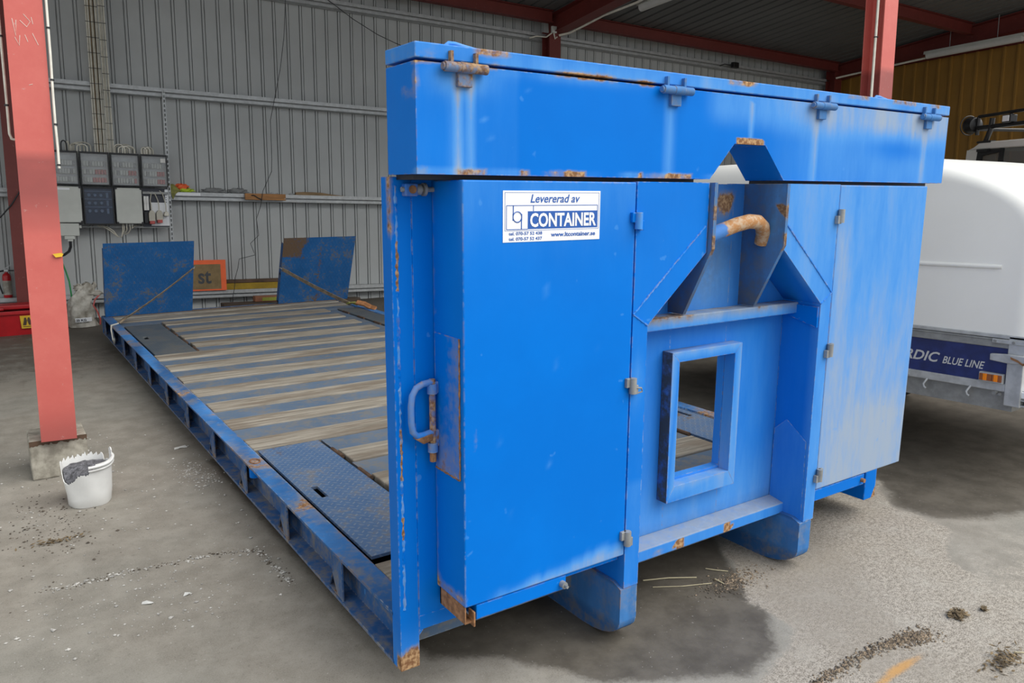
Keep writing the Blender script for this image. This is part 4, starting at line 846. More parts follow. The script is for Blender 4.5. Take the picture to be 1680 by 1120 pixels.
def fusebox(x0, x1, z0, z1, lab, rows, red, pane='pane', housing='board_grey', loops=(), per=4, rnd=False):
    t = thing('fuse_box', lab, 'electrical box', ((x0 + x1) / 2, YB, z0), FB, 'distribution boxes on the back wall')
    m = MB().box(x0, x1, YB - 0.012, YB - 0.035, z0, z1).box(x0, x0 + 0.010, YF + 0.012, YB - 0.03, z0, z1).box(x1 - 0.010, x1, YF + 0.012, YB - 0.03, z0, z1).box(x0, x1, YF + 0.012, YB - 0.03, z0, z0 + 0.010).box(x0, x1, YF + 0.012, YB - 0.03, z1 - 0.010, z1)
    m.build('housing', M[housing], t)
    w = 0.012
    fm = MB().box(x0, x0 + w, YF, YF + 0.014, z0, z1).box(x1 - w, x1, YF, YF + 0.014, z0, z1).box(x0 + w, x1 - w, YF, YF + 0.014, z0, z0 + w).box(x0 + w, x1 - w, YF, YF + 0.014, z1 - w * 1.6, z1)
    fm.build('cover_frame', M['black'], t, bevel=0.003)
    MB().box(x0 + w, x1 - w, YF + 0.004, YF + 0.007, z0 + w, z1 - w * 1.6).build('clear_cover', M[pane], t)
    H = z1 - z0
    for r in range(rows):
        zc = z0 + H * (0.17 + 0.24 * r) if not rnd else z0 + H * (0.36 + 0.21 * r)
        MB().box(x0 + 0.014, x1 - 0.014, YF + 0.035, YF + 0.042, zc + H * 0.095, zc + H * 0.115).build('din_rail', M['galv'], t)
        MB().box(x0 + 0.016, x1 - 0.016, YF + 0.05, YB - 0.04, zc - H * 0.09, zc + H * 0.09).build('breaker_base', M['grey_plastic'] if not rnd else M['dark_plastic'], t)
        n = per if rnd else 8
        for k in range(n):
            xa = x0 + 0.028 + (x1 - x0 - 0.056) * (k + 0.5) / n
            isred = red and (r < 2) and (k / n > red[r])
            if rnd and k < n - 1: MB().lathe([(0.019, 0.055), (0.019, 0.03), (0.014, 0.022), (0.006, 0.022)], (xa, YF, zc), 14, 'y').build('fuse_cap', M['grey_plastic'], t, smooth=40)
            else: MB().box(xa - 0.0115, xa + 0.0115, YF + 0.028, YF + 0.052, zc - H * 0.07, zc + H * 0.07).build('breaker', M['red_fuse'] if isred else (M['grey_plastic'] if (k * 7 + r * 3) % 5 else M['galv_dull']), t, bevel=0.002)
    for l in loops: loop_cable(t, *l)
    return t
fusebox(-0.592, -0.333, 1.765, 2.114, 'fuse box with clear cover, top row, first beside the red column', 3, None, loops=((-0.475, -0.425, 'black', 0.10), (-0.43, -0.405, 'cream', 0.09, 0.02), (-0.40, -0.425, 'greycable', 0.10, 0.03), (-0.395, -0.30, 'greycable', 0.075)))
fb2 = fusebox(-0.318, -0.043, 1.765, 2.114, 'fuse box with clear cover and red fuses below the left cable bundle', 3, (0.35, 0.45), loops=((-0.30, -0.385, 'cream', 0.082, 0.01), (-0.265, -0.37, 'greycable', 0.09, 0.02), (-0.235, -0.33, 'cream', 0.07), (-0.20, -0.355, 'greycable', 0.095, 0.03)))
fusebox(-0.028, 0.250, 1.765, 2.114, 'fuse box with clear cover, third of the top row, with cable loops above', 3, (0.75, 0.5), loops=((0.02, 0.12, 'cream', 0.09), (0.035, 0.15, 'greycable', 0.085, 0.02), (0.06, 0.17, 'cream', 0.07), (0.08, 0.195, 'greycable', 0.095, 0.03), (0.10, 0.215, 'cream', 0.078), (0.13, 0.225, 'greycable', 0.06, 0.015)))
fx = fusebox(0.265, 0.532, 1.765, 2.114, 'fuse box with clear cover and white paper note, rightmost of top row', 3, (0.6, 0.6), loops=((0.285, 0.335, 'cream', 0.07), (0.30, 0.355, 'greycable', 0.075, 0.02), (0.315, 0.37, 'cream', 0.07), (0.345, 0.405, 'greycable', 0.07, 0.01), (0.325, 0.39, 'cream', 0.08, 0.03)))
MB().box(0.463, 0.512, YF - 0.0015, YF + 0.004, 2.03, 2.075).build('paper_note', M['paper'], fx)
def greybox(x0, x1, z0, z1, lab):
    t = thing('terminal_box', lab, 'electrical box', ((x0 + x1) / 2, YB, z0), FB)
    MB().box(x0, x1, YF + 0.03, YB, z0, z1).build('housing', M['dark_plastic'], t, bevel=0.004)
    MB().box(x0 + 0.004, x1 - 0.004, YF - 0.004, YF + 0.032, z0 + 0.004, z1 - 0.004).build('lid', M['grey_plastic'], t, bevel=0.008)
    for x in (x0 + 0.012, x1 - 0.012):
        for z in (z0 + 0.012, z1 - 0.012): MB().lathe([(0.011, 0.002), (0.011, -0.010), (0.006, -0.010)], (x, YF, z), 10, 'y').build('lid_screw', M['black'], t)
    return t
g1 = greybox(-0.592, -0.326, 1.371, 1.752, 'light grey terminal box, bottom row, left of the smoked fuse box')
MB().box(-0.54, -0.43, YF - 0.006, YF - 0.003, 1.712, 1.732).build('label_plate', M['white'], g1)
fusebox(-0.311, -0.024, 1.356, 1.752, 'smoked blue fuse box with three rows of round fuses, bottom row', 3, None, 'pane_blue', 'dark_plastic', (), 4, True)
g2 = greybox(-0.008, 0.258, 1.363, 1.752, 'light grey terminal box, bottom row, left of the sockets')
for x, x2, mt in ((0.0, -0.13, 'greycable'), (0.015, -0.10, 'greycable')):
    P = [(x2 - 0.06, 7.54, 1.345), (x2, 7.53, 1.33), (x2 + 0.06, 7.52, 1.29), (0.0, 7.5, 1.225), (0.035, 7.5, 1.222), (0.05 + x, 7.5, 1.30), (0.05 + x, 7.5, 1.37)]; MB().tube(P, 0.0065, 6).build('cable', M[mt], g2, smooth=60)
for x in (0.092, 0.125, 0.15):
    MB().tube([(x, 7.5, 1.37), (x, 7.5, 1.30), (x - 0.02, 7.51, 1.265), (x - 0.05, 7.52, 1.25)] if x < 0.13 else [(x, 7.5, 1.37), (x - 0.005, 7.5, 1.315), (x + 0.02, 7.52, 1.34), (x + 0.06, 7.54, 1.345)], 0.0065, 6).build('cable', M['greycable'], g2, smooth=60)
    MB().cyl((x, 7.5, 1.364), (x, 7.5, 1.345), 0.011, 8).build('cable_gland', M['grey_plastic'], g2)
sb = thing('socket_board', 'open board with white plate, sockets and hanging plugs, bottom right of cabinets', 'electrical board', (0.4, YB, 1.335), FB)
MB().box(0.265, 0.531, 7.525, 7.535, 1.335, 1.755).build('back_plate', M['dark_plastic'], sb)
MB().box(0.27, 0.531, 7.49, 7.525, 1.690, 1.715).build('din_rail', M['galv_dull'], sb)
MB().box(0.345, 0.531, 7.515, 7.525, 1.345, 1.60).build('white_plate', M['white'], sb); MB().box(0.498, 0.531, 7.512, 7.525, 1.345, 1.745).build('white_strip', M['white'], sb)
mm = MB()
for k in range(5): mm.box(0.505, 0.512, 7.510, 7.513, 1.60 + k * 0.026, 1.612 + k * 0.026)
mm.build('strip_marks', M['darkgrey'], sb)
for z in (1.59, 1.52):
    for x in (0.272, 0.298): MB().box(x, x + 0.024, 7.45, 7.53, z - 0.008, z + 0.075).build('module', M['white_plastic'], sb, bevel=0.003)
MB().box(0.272, 0.305, 7.46, 7.53, 1.375, 1.49).build('black_module', M['black'], sb)
for x0, x1, z0, z1, mt, lab, top in ((0.315, 0.378, 1.364, 1.511, 'greycable', 'grey plug with red base hanging on socket board, left one', (0.335, 1.70)), (0.393, 0.457, 1.376, 1.513, 'greycable', 'grey plug with red base hanging on socket board, centre one', (0.375, 1.70)), (0.472, 0.521, 1.422, 1.502, 'cream', 'small cream plug at right end of socket board', (0.45, 1.715))):
    t = thing('plug', lab, 'plug', ((x0 + x1) / 2, 7.48, z0), FB); xm = (x0 + x1) / 2; w = (x1 - x0) / 2
    MB().prism([(xm - w, z0 + 0.03), (xm + w, z0 + 0.03), (xm + w, z1 - 0.03), (xm + w * 0.5, z1), (xm - w * 0.5, z1), (xm - w, z1 - 0.03)], 'y', 7.445, 7.51).build('body', M[mt], t, bevel=0.006)
    if mt == 'greycable': MB().box(xm - w * 0.8, xm + w * 0.8, 7.44, 7.512, z0, z0 + 0.034).build('red_base', M['red_fuse'], t, bevel=0.004)
    MB().tube([(xm, 7.48, z1 - 0.005), (xm, 7.48, z1 + 0.06), (xm - 0.006, 7.485, z1 + 0.11), (top[0] + 0.02, 7.49, top[1] - 0.01), (top[0] - 0.01, 7.5, top[1] + 0.015)], 0.0055, 6).build('cord', M['greycable'], t, smooth=60)
t = thing('connector_box', 'light grey connector box under left terminal box with thick black cable', 'electrical box', (-0.45, 7.5, 1.178), FB)
MB().box(-0.545, -0.368, YF, 7.535, 1.235, 1.366).build('body', M['grey_plastic'], t, bevel=0.006); MB().box(-0.372, -0.345, YF + 0.02, 7.53, 1.315, 1.345).build('side_knob', M['grey_plastic'], t, bevel=0.004)
MB().box(-0.51, -0.412, YF + 0.01, 7.53, 1.20, 1.237).build('flange', M['grey_plastic'], t, bevel=0.004); MB().box(-0.485, -0.43, YF + 0.02, 7.54, 1.178, 1.202).build('gland', M['grey_plastic'], t, bevel=0.004)
MB().tube([(-0.457, 7.49, 1.18), (-0.460, 7.47, 1.12), (-0.48, 7.40, 1.075), (-0.53, 7.25, 1.045), (-0.60, 7.15, 1.03), (-0.70, 7.2, 1.02)], 0.014, 8).build('cable', M['black'], t, smooth=60)
def bundle(lab, x0, x1, xt0, xt1, n, zs, mats):
    t = thing('cable_bundle', lab, 'cable bundle', ((x0 + x1) / 2, 7.52, 2.12), FB)
    for k in range(n):
        u = (k + 0.5) / n; r = (x1 - x0) / n * 0.46; yo = 0.012 * math.sin(k * 2.3)
        P = [(x0 + (x1 - x0) * u + 0.003 * math.sin(k * 1.7 + q * 2.1), 7.515 + yo, 2.12 + (4.25 - 2.12) * q) for q in np.linspace(0, 1, 9)]
        MB().tube(P, r, 6).build('cable', M[mats[k % len(mats)]], t, smooth=60)
    for i, z in enumerate(zs): MB().box(x0 - 0.003, x1 + 0.003, 7.49, 7.497, z, z + 0.004).build('cable_tie', M['black'], t)
bundle('left and wider of two pale cable bundles rising up the grey wall', -0.165, -0.052, 0, 0, 9, [2.2 + 0.155 * k for k in range(13)], ['cream', 'greycable', 'cream', 'browncable', 'cream', 'greycable', 'browncable', 'cream', 'greycable'])
bundle('right and narrower of two pale cable bundles rising up the grey wall', -0.045, 0.020, 0, 0, 6, [2.25 + 0.17 * k for k in range(12)], ['cream', 'cream', 'greycable', 'cream', 'greycable', 'cream'])
cond('cable', 'green cable hanging down the wall behind the front left red column', [(-0.585, 7.42, 1.05), (-0.56, 7.42, 0.99), (-0.525, 7.42, 0.87), (-0.50, 7.42, 0.76), (-0.49, 7.42, 0.62), (-0.485, 7.45, 0.45), (-0.48, 7.5, 0.33)], 0.008, 'green')
cond('cable', 'black cable sagging down leftwards between the two left red columns', [(-0.86, 7.30, 1.70), (-0.95, 7.32, 1.55), (-1.05, 7.36, 1.43), (-1.2, 7.45, 1.3), (-1.4, 7.5, 1.2)], 0.007, 'black')
cond('wire', 'thin dark wire dangling down the wall behind the right loading ramp and sign', [(1.943, 7.5, 4.153), (1.894, 7.5, 3.543), (1.835, 7.5, 3.169), (1.697, 7.5, 2.579), (1.695, 7.5, 2.136), (1.687, 7.5, 1.989), (1.574, 7.5, 1.755), (1.565, 7.5, 1.699), (1.541, 7.5, 1.579), (1.485, 7.5, 1.428), (1.503, 7.5, 1.236), (1.404, 7.5, 1.141), (1.434, 7.5, 1.054), (1.448, 7.5, 1.005), (1.266, 7.5, 0.96), (1.247, 7.5, 0.857), (1.209, 7.5, 0.739), (1.196, 7.5, 0.621), (1.17, 7.5, 0.5), (1.14, 7.5, 0.36)], 0.0035, 'black', cat='wire')
cond('wire', 'thin black wire sagging along the upper back wall above the container lid', [(2.412, 7.53, 4.068), (2.758, 7.53, 3.871), (3.075, 7.53, 3.729), (3.322, 7.53, 3.653), (3.648, 7.53, 3.574), (3.94, 7.53, 3.473)], 0.0045, 'black', cat='wire')
# ---- things lying on the middle wall rail
ZS = 1.7215
t = thing('safety_vest', 'crumpled orange and lime safety vest dropped on rail beside the cabinets', 'vest', (0.68, 7.6, ZS), FB)
def cloth(name, mat, cx, cy, cz, rx, ry, rz, seed, par, n=22):
    rnd = random.Random(seed); ph = [rnd.uniform(0, 6.28) for _ in range(6)]; vs = []; fs = []
    for i in range(n + 1):
        for j in range(2 * n):
            a = math.pi * i / n; b = math.pi * j / n
            d = 1 + 0.22 * math.sin(5 * b + ph[0] + 3 * a) + 0.16 * math.sin(9 * a + ph[1] + 2 * b) + 0.10 * math.sin(13 * b + ph[2])
            z = max(-0.98, math.cos(a) * d); vs.append((cx + rx * math.sin(a) * math.cos(b) * d, cy + ry * math.sin(a) * math.sin(b) * (1 + (d - 1) * 0.4), cz + rz * (z + 0.98)))
    for i in range(n):
        for j in range(2 * n): fs.append((i * 2 * n + j, i * 2 * n + (j + 1) % (2 * n), (i + 1) * 2 * n + (j + 1) % (2 * n), (i + 1) * 2 * n + j))
    return MB().add(vs, fs).build(name, M[mat], par, smooth=70)
cloth('orange_cloth', 'orange', 0.69, 7.60, ZS + 0.022, 0.075, 0.05, 0.034, 3, t); cloth('lime_cloth', 'lime', 0.735, 7.585, ZS, 0.075, 0.045, 0.022, 5, t); cloth('dark_lining', 'brown', 0.71, 7.605, ZS + 0.01, 0.055, 0.04, 0.032, 8, t, 14)
MB().add([(0.545, 7.56, ZS + 0.085), (0.60, 7.55, ZS + 0.09), (0.67, 7.55, ZS + 0.015), (0.615, 7.53, ZS - 0.02), (0.585, 7.525, ZS - 0.085), (0.57, 7.53, ZS - 0.03), (0.545, 7.575, ZS + 0.08), (0.60, 7.565, ZS + 0.085), (0.67, 7.565, ZS + 0.01), (0.615, 7.543, ZS - 0.02), (0.585, 7.537, ZS - 0.085), (0.57, 7.543, ZS - 0.03)],
    [(0, 1, 2, 3, 4, 5), (11, 10, 9, 8, 7, 6), (0, 6, 7, 1), (1, 7, 8, 2), (2, 8, 9, 3), (3, 9, 10, 4), (4, 10, 11, 5), (5, 11, 6, 0)]).build('olive_flap', M['olive'], t)
for x0, x1, lab, sd, hgt in ((0.90, 1.19, 'crumpled grey clear plastic bag lying on rail, nearer the vest', 11, 0.028), (1.20, 1.43, 'clear plastic tray on rail left of the orange board', 12, 0.030)):
    o = thing('plastic_bag' if sd == 11 else 'plastic_tray', lab, 'plastic', ((x0 + x1) / 2, 7.61, ZS), FB); cloth('film', 'sheet', (x0 + x1) / 2, 7.61, ZS, (x1 - x0) / 2.4, 0.045, hgt, sd, o, 16)
tag(MB().strip([(0.62, 7.5435, 1.70), (0.88, 7.5435, 1.70)], 0.032, 0.002, (0, 0, 1)).build('white_tape', M['white'], None, FB, base=(0.75, 7.5435, 1.70)), 'white tape stuck on rail face below the safety vest', 'tape')
t = thing('wooden_board', 'short orange-brown board fixed on the middle wall rail', 'board', (1.6, 7.52, 1.65), FB)
MB().box(1.37, 1.845, 7.505, 7.535, 1.652, 1.726).build('plank', M['board'], t, bevel=0.003)
MB().tube([(1.44, 7.50, 1.70), (1.46, 7.497, 1.707), (1.49, 7.495, 1.69), (1.52, 7.493, 1.672), (1.55, 7.497, 1.66), (1.56, 7.53, 1.645)], 0.006, 6).build('strap_end', M['black'], t)
MB().lathe([(0.006, 0), (0.006, -0.004)], (1.835, 7.505, 1.67), 8, 'y').build('screw_head', M['galv'], t)
for x, lab in ((1.74, 'small steel shackle lying on rail above the orange board'), (2.0, 'small steel shackle lying on rail beside the brown wood')):
    sk = MB(); sk.tube([(x - 0.05 + 0.035 * math.cos(a), 7.61 + 0.02 * math.sin(a), ZS + 0.008 + 0.012 * (math.cos(a) > 0)) for a in np.linspace(0, 6.28, 13)[:-1]], 0.006, 6, True)
    sk.tube([(x + 0.01, 7.60, ZS + 0.008), (x + 0.03, 7.6, ZS + 0.018), (x + 0.05, 7.6, ZS + 0.010)], 0.007, 6)
    tag(sk.build('shackle', M['galv'], None, FB, base=(x, 7.61, ZS), smooth=60), lab, 'shackle')
tag(MB().prism([(1.99, ZS), (1.995, ZS + 0.035), (2.10, ZS + 0.042), (2.30, ZS + 0.038), (2.45, ZS + 0.018), (2.62, ZS + 0.003), (2.62, ZS)], 'y', 7.575, 7.64).build('wood_offcut', M['driftwood'], None, FB, base=(2.3, 7.6, ZS), bevel=0.004), 'long tapering brown wood offcut on the middle wall rail', 'wood')
# ---- sign, bars and timber at the bottom of the wall
t = thing('board_sign', 'fluorescent orange board with brown panel lettered st, leaning behind left ramp', 'sign', (0.9, 7.53, 0.6), FB)
MB().box(0.50, 1.112, 7.515, 7.525, 0.600, 0.955).build('orange_board', M['orange'], t)
MB().box(0.52, 1.052, 7.511, 7.515, 0.618, 0.905).build('brown_panel', M['cardboard'], t)
text('st', (0.800, 7.5105, 0.680), (1, 0, 0), (0, 0, 1), 0.145, 0.150, bold=0.02).build('lettering', M['darkgrey'], t)
tag(MB().box(1.00, 2.25, 7.556, 7.60, 0.5985, 0.672).build('steel_bar', M['mustard'], None, FB, base=(1.6, 7.58, 0.6), bevel=0.003), 'mustard yellow bar lying on lowest wall rail between the ramps', 'bar')
tag(MB().box(1.09, 2.25, 7.575, 7.64, 0.674, 0.715).build('steel_bar', M['brown'], None, FB, base=(1.6, 7.6, 0.67), bevel=0.003), 'brown rusty bar resting on top of the mustard yellow bar', 'bar')
tag(MB().box(0.98, 2.6, 7.08, 7.26, 0.335, 0.478).build('timber_beam', M['timber_dark'], None, FB, base=(1.7, 7.17, 0.335), bevel=0.006), 'dark timber beam on the floor behind the platform end', 'timber')
t = thing('brick_block', 'reddish brown block with green patch lying on the dark timber beam', 'block', (1.5, 7.15, 0.48), FB)
MB().box(1.335, 1.74, 7.11, 7.22, 0.480, 0.545).build('block', M['brick'], t, bevel=0.006); MB().box(1.415, 1.62, 7.106, 7.11, 0.490, 0.528).build('green_patch', M['greenpaint'], t)
# ---- fire extinguisher on the lowest rail
t = thing('fire_extinguisher', 'red fire extinguisher standing on lowest rail left of the dark column', 'extinguisher', (-1.05, 7.62, 0.5985), FB)
MB().lathe([(0.036, 0), (0.040, 0.008), (0.040, 0.215), (0.034, 0.24), (0.016, 0.255), (0.014, 0.268)], (-1.055, 7.61, 0.5985), 18).build('cylinder', M['red_plastic'], t, smooth=40)
MB().lathe([(0.0405, 0.03), (0.0408, 0.031), (0.0408, 0.175), (0.0405, 0.176)], (-1.055, 7.61, 0.5985), 18).build('label', M['bag'], t, smooth=40)
MB().box(-1.075, -1.035, 7.59, 7.63, 0.866, 0.893).build('valve', M['galv'], t, bevel=0.004); MB().strip([(-1.075, 7.60, 0.895), (-1.04, 7.60, 0.915), (-1.0, 7.60, 0.945)], 0.02, 0.006, (0, 1, 0)).build('lever', M['galv'], t)
MB().tube([(-1.07, 7.60, 0.88), (-1.11, 7.60, 0.872), (-1.14, 7.6, 0.85), (-1.12, 7.59, 0.72), (-1.10, 7.58, 0.64)], 0.009, 6).build('hose', M['black'], t, smooth=60); MB().tube([(-1.035, 7.60, 0.88), (-0.985, 7.60, 0.878)], 0.006, 6).build('pin', M['black'], t)
# ---- red crate on the floor
t = thing('plastic_crate', 'red plastic crate with yellow sticker on floor behind the front left column', 'crate', (-0.78, 7.72, 0), I4)
x0, x1, y0, y1 = -1.02, -0.50, 7.52, 7.90; hc = 0.255
m = MB()
def wallp(a, b, c, d): # tapered side wall
    m.add([a, b, c, d] + [tuple(Vector(p) * 0.99 + Vector(((x0 + x1) / 2, (y0 + y1) / 2, p[2])) * 0.01) for p in (a, b, c, d)], [(0, 1, 2, 3), (7, 6, 5, 4), (0, 4, 5, 1), (1, 5, 6, 2), (2, 6, 7, 3), (3, 7, 4, 0)])
ti = 0.035
B4 = [(x0 + ti, y0 + ti, 0), (x1 - ti, y0 + ti, 0), (x1 - ti, y1 - ti, 0), (x0 + ti, y1 - ti, 0)]; T4 = [(x0, y0, hc), (x1, y0, hc), (x1, y1, hc), (x0, y1, hc)]
for i in range(4): wallp(B4[i], B4[(i + 1) % 4], T4[(i + 1) % 4], T4[i])
m.add(B4 + [(p[0], p[1], 0.006) for p in B4], [(3, 2, 1, 0), (4, 5, 6, 7), (0, 1, 5, 4), (1, 2, 6, 5), (2, 3, 7, 6), (3, 0, 4, 7)])
for x in (-0.925,): m.box(x, x + 0.012, y0 + 0.005, y0 + 0.03, 0.02, hc - 0.02)
m.build('tub', M['red_plastic'], t)
m = MB().box(x0 - 0.02, x1 + 0.02, y0 - 0.022, y0 + 0.004, hc - 0.03, hc + 0.004).box(x0 - 0.02, x1 + 0.02, y1 - 0.004, y1 + 0.02, hc - 0.03, hc + 0.004).box(x0 - 0.022, x0 + 0.004, y0, y1, hc - 0.03, hc + 0.004).box(x1 - 0.004, x1 + 0.022, y0, y1, hc - 0.03, hc + 0.004)
m.build('rim', M['red_plastic'], t, bevel=0.004); MB().box(x0, x1, y0 + 0.16, y1, hc, hc + 0.045).box(x0 - 0.01, -0.80, y0 + 0.10, y0 + 0.2, hc, hc + 0.03).build('lid_flap', M['red_plastic'], t, bevel=0.01)
SY_ = 7.526
st = MB().prism([(-0.665, 0.072), (-0.50, 0.072), (-0.50, 0.205), (-0.672, 0.205)], 'y', SY_ - 0.008, SY_ - 0.004).build('sticker', M['yellow'], t)
lm = MB()
for q in ([(-0.652, 0.105), (-0.622, 0.105), (-0.612, 0.155), (-0.620, 0.185), (-0.634, 0.185)], [(-0.602, 0.185), (-0.588, 0.185), (-0.565, 0.105), (-0.598, 0.105), (-0.610, 0.155)]): lm.prism(q, 'y', SY_ - 0.010, SY_ - 0.008)
lm.build('printed_mark', M['brown'], st); MB().box(-0.650, -0.555, SY_ - 0.010, SY_ - 0.008, 0.088, 0.094).build('printed_line', M['brown'], st)
# ---- rubbish sack
t = thing('plastic_sack', 'dirty crumpled plastic sack slumped on floor left of the platform end', 'sack', (-0.06, 7.75, 0), I4)
def sack():
    n, h = 34, 22; vs = []; fs = []; rnd = random.Random(4); ph = [rnd.uniform(0, 6.28) for _ in range(8)]
    for i in range(h + 1):
        q = i / h
        rx = 0.145 * (1 - 0.42 * q ** 1.2) * (1.0 if q < 0.9 else 1.0 - (q - 0.9) * 4.5); ry = 0.10 * (1 - 0.5 * q) * (1 if q < 0.9 else 1.0 - (q - 0.9) * 4.5)
        cx0 = -0.075 + 0.10 * q ** 1.6 - 0.05 * math.sin(q * 3); z = 0.005 + 0.47 * q
        for j in range(n):
            b = 2 * math.pi * j / n
            d = 1 + (0.05 + 0.16 * q) * math.sin(4 * b + ph[0] + 5 * q) + (0.04 + 0.1 * q) * math.sin(7 * b + ph[1] - 9 * q) + 0.05 * math.sin(17 * q + ph[2] + 3 * b)
            vs.append((cx0 + rx * math.cos(b) * d, 7.78 + ry * math.sin(b) * d, max(0.003, z + 0.02 * q * math.sin(3 * b + ph[3]))))
    for i in range(h):
        for j in range(n): fs.append((i * n + j, i * n + (j + 1) % n, (i + 1) * n + (j + 1) % n, (i + 1) * n + j))
    fs += [tuple(range(n - 1, -1, -1)), tuple(range(h * n, h * n + n))]; return MB().add(vs, fs)
sack().build('sack', M['bag'], t, smooth=60)
cloth('mouth_flap', 'bag', 0.055, 7.76, 0.335, 0.075, 0.05, 0.03, 21, t, 16); cloth('mouth_flap', 'bag', -0.085, 7.77, 0.40, 0.05, 0.04, 0.035, 25, t, 16)
MB().tube([(0.10, 7.72, 0.35), (0.05, 7.70, 0.30), (0.03, 7.685, 0.24), (0.06, 7.68, 0.18), (0.085, 7.69, 0.08), (0.08, 7.70, 0.02)], 0.008, 6, flat=0.4).build('red_edge', M['red_fuse'], t)
MB().strip([(-0.16, 7.671, 0.09), (-0.08, 7.660, 0.092), (0.0, 7.668, 0.095)], 0.045, 0.002, (0, 0, 1)).build('white_print_strip', M['white'], t)
text('25 KG', (-0.155, 7.657, 0.078), (1, 0, 0), (0, 0, 1), 0.10, 0.026, bold=0.03).build('lettering', M['darkgrey'], t)

# ================================================================== LAMPS AND CONDUITS UNDER THE ROOF
def lamp(lab, x, y0, y1, z0, z1):
    t = thing('fluorescent_lamp', lab, 'lamp', (x, y0, z0), FB); n = Vector((0, 0, 1))
    MB().tube([(x, y0, z0), (x, y1, z1)], 0.052, 14).build('diffuser', M['lamp'], t, smooth=40)
    MB().add([(x + a, y, z + b) for y, z in ((y0 + 0.03, z0), (y1 - 0.03, z1)) for a, b in ((-0.06, 0.02), (0.06, 0.02), (0.05, 0.065), (-0.05, 0.065))], [(3, 2, 1, 0), (4, 5, 6, 7), (0, 1, 5, 4), (1, 2, 6, 5), (2, 3, 7, 6), (3, 0, 4, 7)]).build('lamp_tray', M['grey_plastic'], t)
    for q in (0.25, 0.75):
        y = y0 + (y1 - y0) * q; z = z0 + (z1 - z0) * q; MB().cyl((x, y, z + 0.06), (x, y, RZ(y) - 0.01), 0.006, 6).build('hanger', M['galv_dull'], t)
lamp('long fluorescent lamp hanging along the ochre wall', 11.9, 5.65, 4.2, 4.14, 4.14); lamp('fluorescent lamp hanging beside the middle sloping rafter', 5.98, 5.90, 4.45, 4.10, 4.13)
cond('conduit', 'pale conduit clipped along the sloping rafter from a junction box', [(5.74, 7.36, 4.02), (5.86, 7.25, 4.05), (5.86, 6.5, 4.12), (5.86, 5.85, 4.13), (5.87, 5.4, 4.18), (5.88, 4.0, 4.3)], 0.016, 'cream')
cond('conduit', 'pale conduit running along the top of the ochre wall to the lamp', [(11.9, 7.34, 4.05), (11.95, 7.2, 4.07), (11.97, 6.5, 4.10), (11.95, 5.7, 4.12)], 0.018, 'cream')
cond('conduit', 'white conduit down the left side of right red column', [(5.63, 2.36, 4.5), (5.625, 2.36, 3.2), (5.62, 2.36, 2.9), (5.615, 2.36, 2.5), (5.615, 2.36, 1.6)], 0.012, 'cream', ties=[((5.625, 2.36, 3.0), 0.02)])
t = thing('junction_box', 'small white junction box at top of the middle wall column', 'junction box', (5.62, 7.33, 4.05), FB)
MB().box(5.59, 5.67, 7.31, 7.345, 4.03, 4.12).build('body', M['grey_plastic'], t, bevel=0.005)
for P in ([(5.6, 7.33, 4.03), (5.55, 7.40, 3.98), (5.45, 7.5, 4.0), (5.36, 7.54, 3.97)], [(5.63, 7.33, 4.03), (5.66, 7.34, 3.96), (5.70, 7.35, 3.99)]): MB().tube(P, 0.010, 6).build('cable', M['cream'], t, smooth=60)
t = thing('floodlight', 'small black floodlight on the top wall rail near the far corner', 'lamp', (9.4, 7.5, 4.0), FB)
MB().box(9.33, 9.46, 7.42, 7.49, 3.98, 4.07).build('head', M['blackgloss'], t, bevel=0.01); MB().tube([(9.40, 7.48, 4.02), (9.40, 7.53, 4.08), (9.40, 7.55, 4.04)], 0.012, 6).build('bracket', M['blackgloss'], t); MB().tube([(9.33, 7.47, 4.02), (9.2, 7.5, 4.03), (9.12, 7.53, 4.0)], 0.008, 6).build('cord', M['black'], t)

# ================================================================== COVERED TRAILER
RT = Matrix.Rotation(math.radians(1.6), 4, 'X') if False else Matrix.Rotation(math.radians(-1.8), 4, 'X')
t = thing('covered_trailer', 'aluminium box trailer with white rounded hood and navy side panel', 'trailer', (3.3, 0.0, 0.0), FC, rot=RT)
TX0, TX1, TY0, TY1 = 3.3, 4.85, -0.235, 2.35
def ring(y0, y1, z0, z1, r, n=9):
    pts = [(y0, z0)]; q_ = (y0 + 0.32) / 0.12; ra = 1.20 - 0.52 * q_; rb2 = 0.45 - 0.16 * q_
    pts += [(y0 + ra - ra * math.cos(a), z1 - rb2 + rb2 * math.sin(a)) for a in np.linspace(0, math.pi / 2, 2 * n)]
    pts += [(y1 - r + r * math.sin(a), z1 - r + r * math.cos(a)) for a in np.linspace(0, math.pi / 2, n)]
    pts += [(y1, z0)]; return pts
m = MB(); rings = []
EB = 0.12
for k in range(8):
    a = math.pi / 2 * k / 7; rings.append((TX0 + EB - EB * math.sin(a) if False else TX0 + EB * (1 - math.sin(a)), EB * (1 - math.cos(a))))
rings = [(TX0 + EB * (1 - math.cos(a)) , EB * (1 - math.sin(a))) for a in np.linspace(0, math.pi / 2, 8)]
rings += [(TX1 - EB * (1 - math.cos(a)), EB * (1 - math.sin(a))) for a in np.linspace(math.pi / 2, 0, 8)]
HR = []
for x, ins in rings:
    HR.append([(x, y, z) for y, z in ring(-0.32 + ins, 2.36 - ins, 0.722, 1.665 - ins * 1.2, 0.45 - ins * 0.9)])
nr = len(HR[0]); m.add([p for R in HR for p in R], [(i * nr + j, i * nr + (j + 1) % nr, (i + 1) * nr + (j + 1) % nr, (i + 1) * nr + j) for i in range(len(HR) - 1) for j in range(nr)] + [tuple(range(nr - 1, -1, -1)), tuple(range((len(HR) - 1) * nr, len(HR) * nr))])
m.build('hood', M['hood'], t, smooth=35)
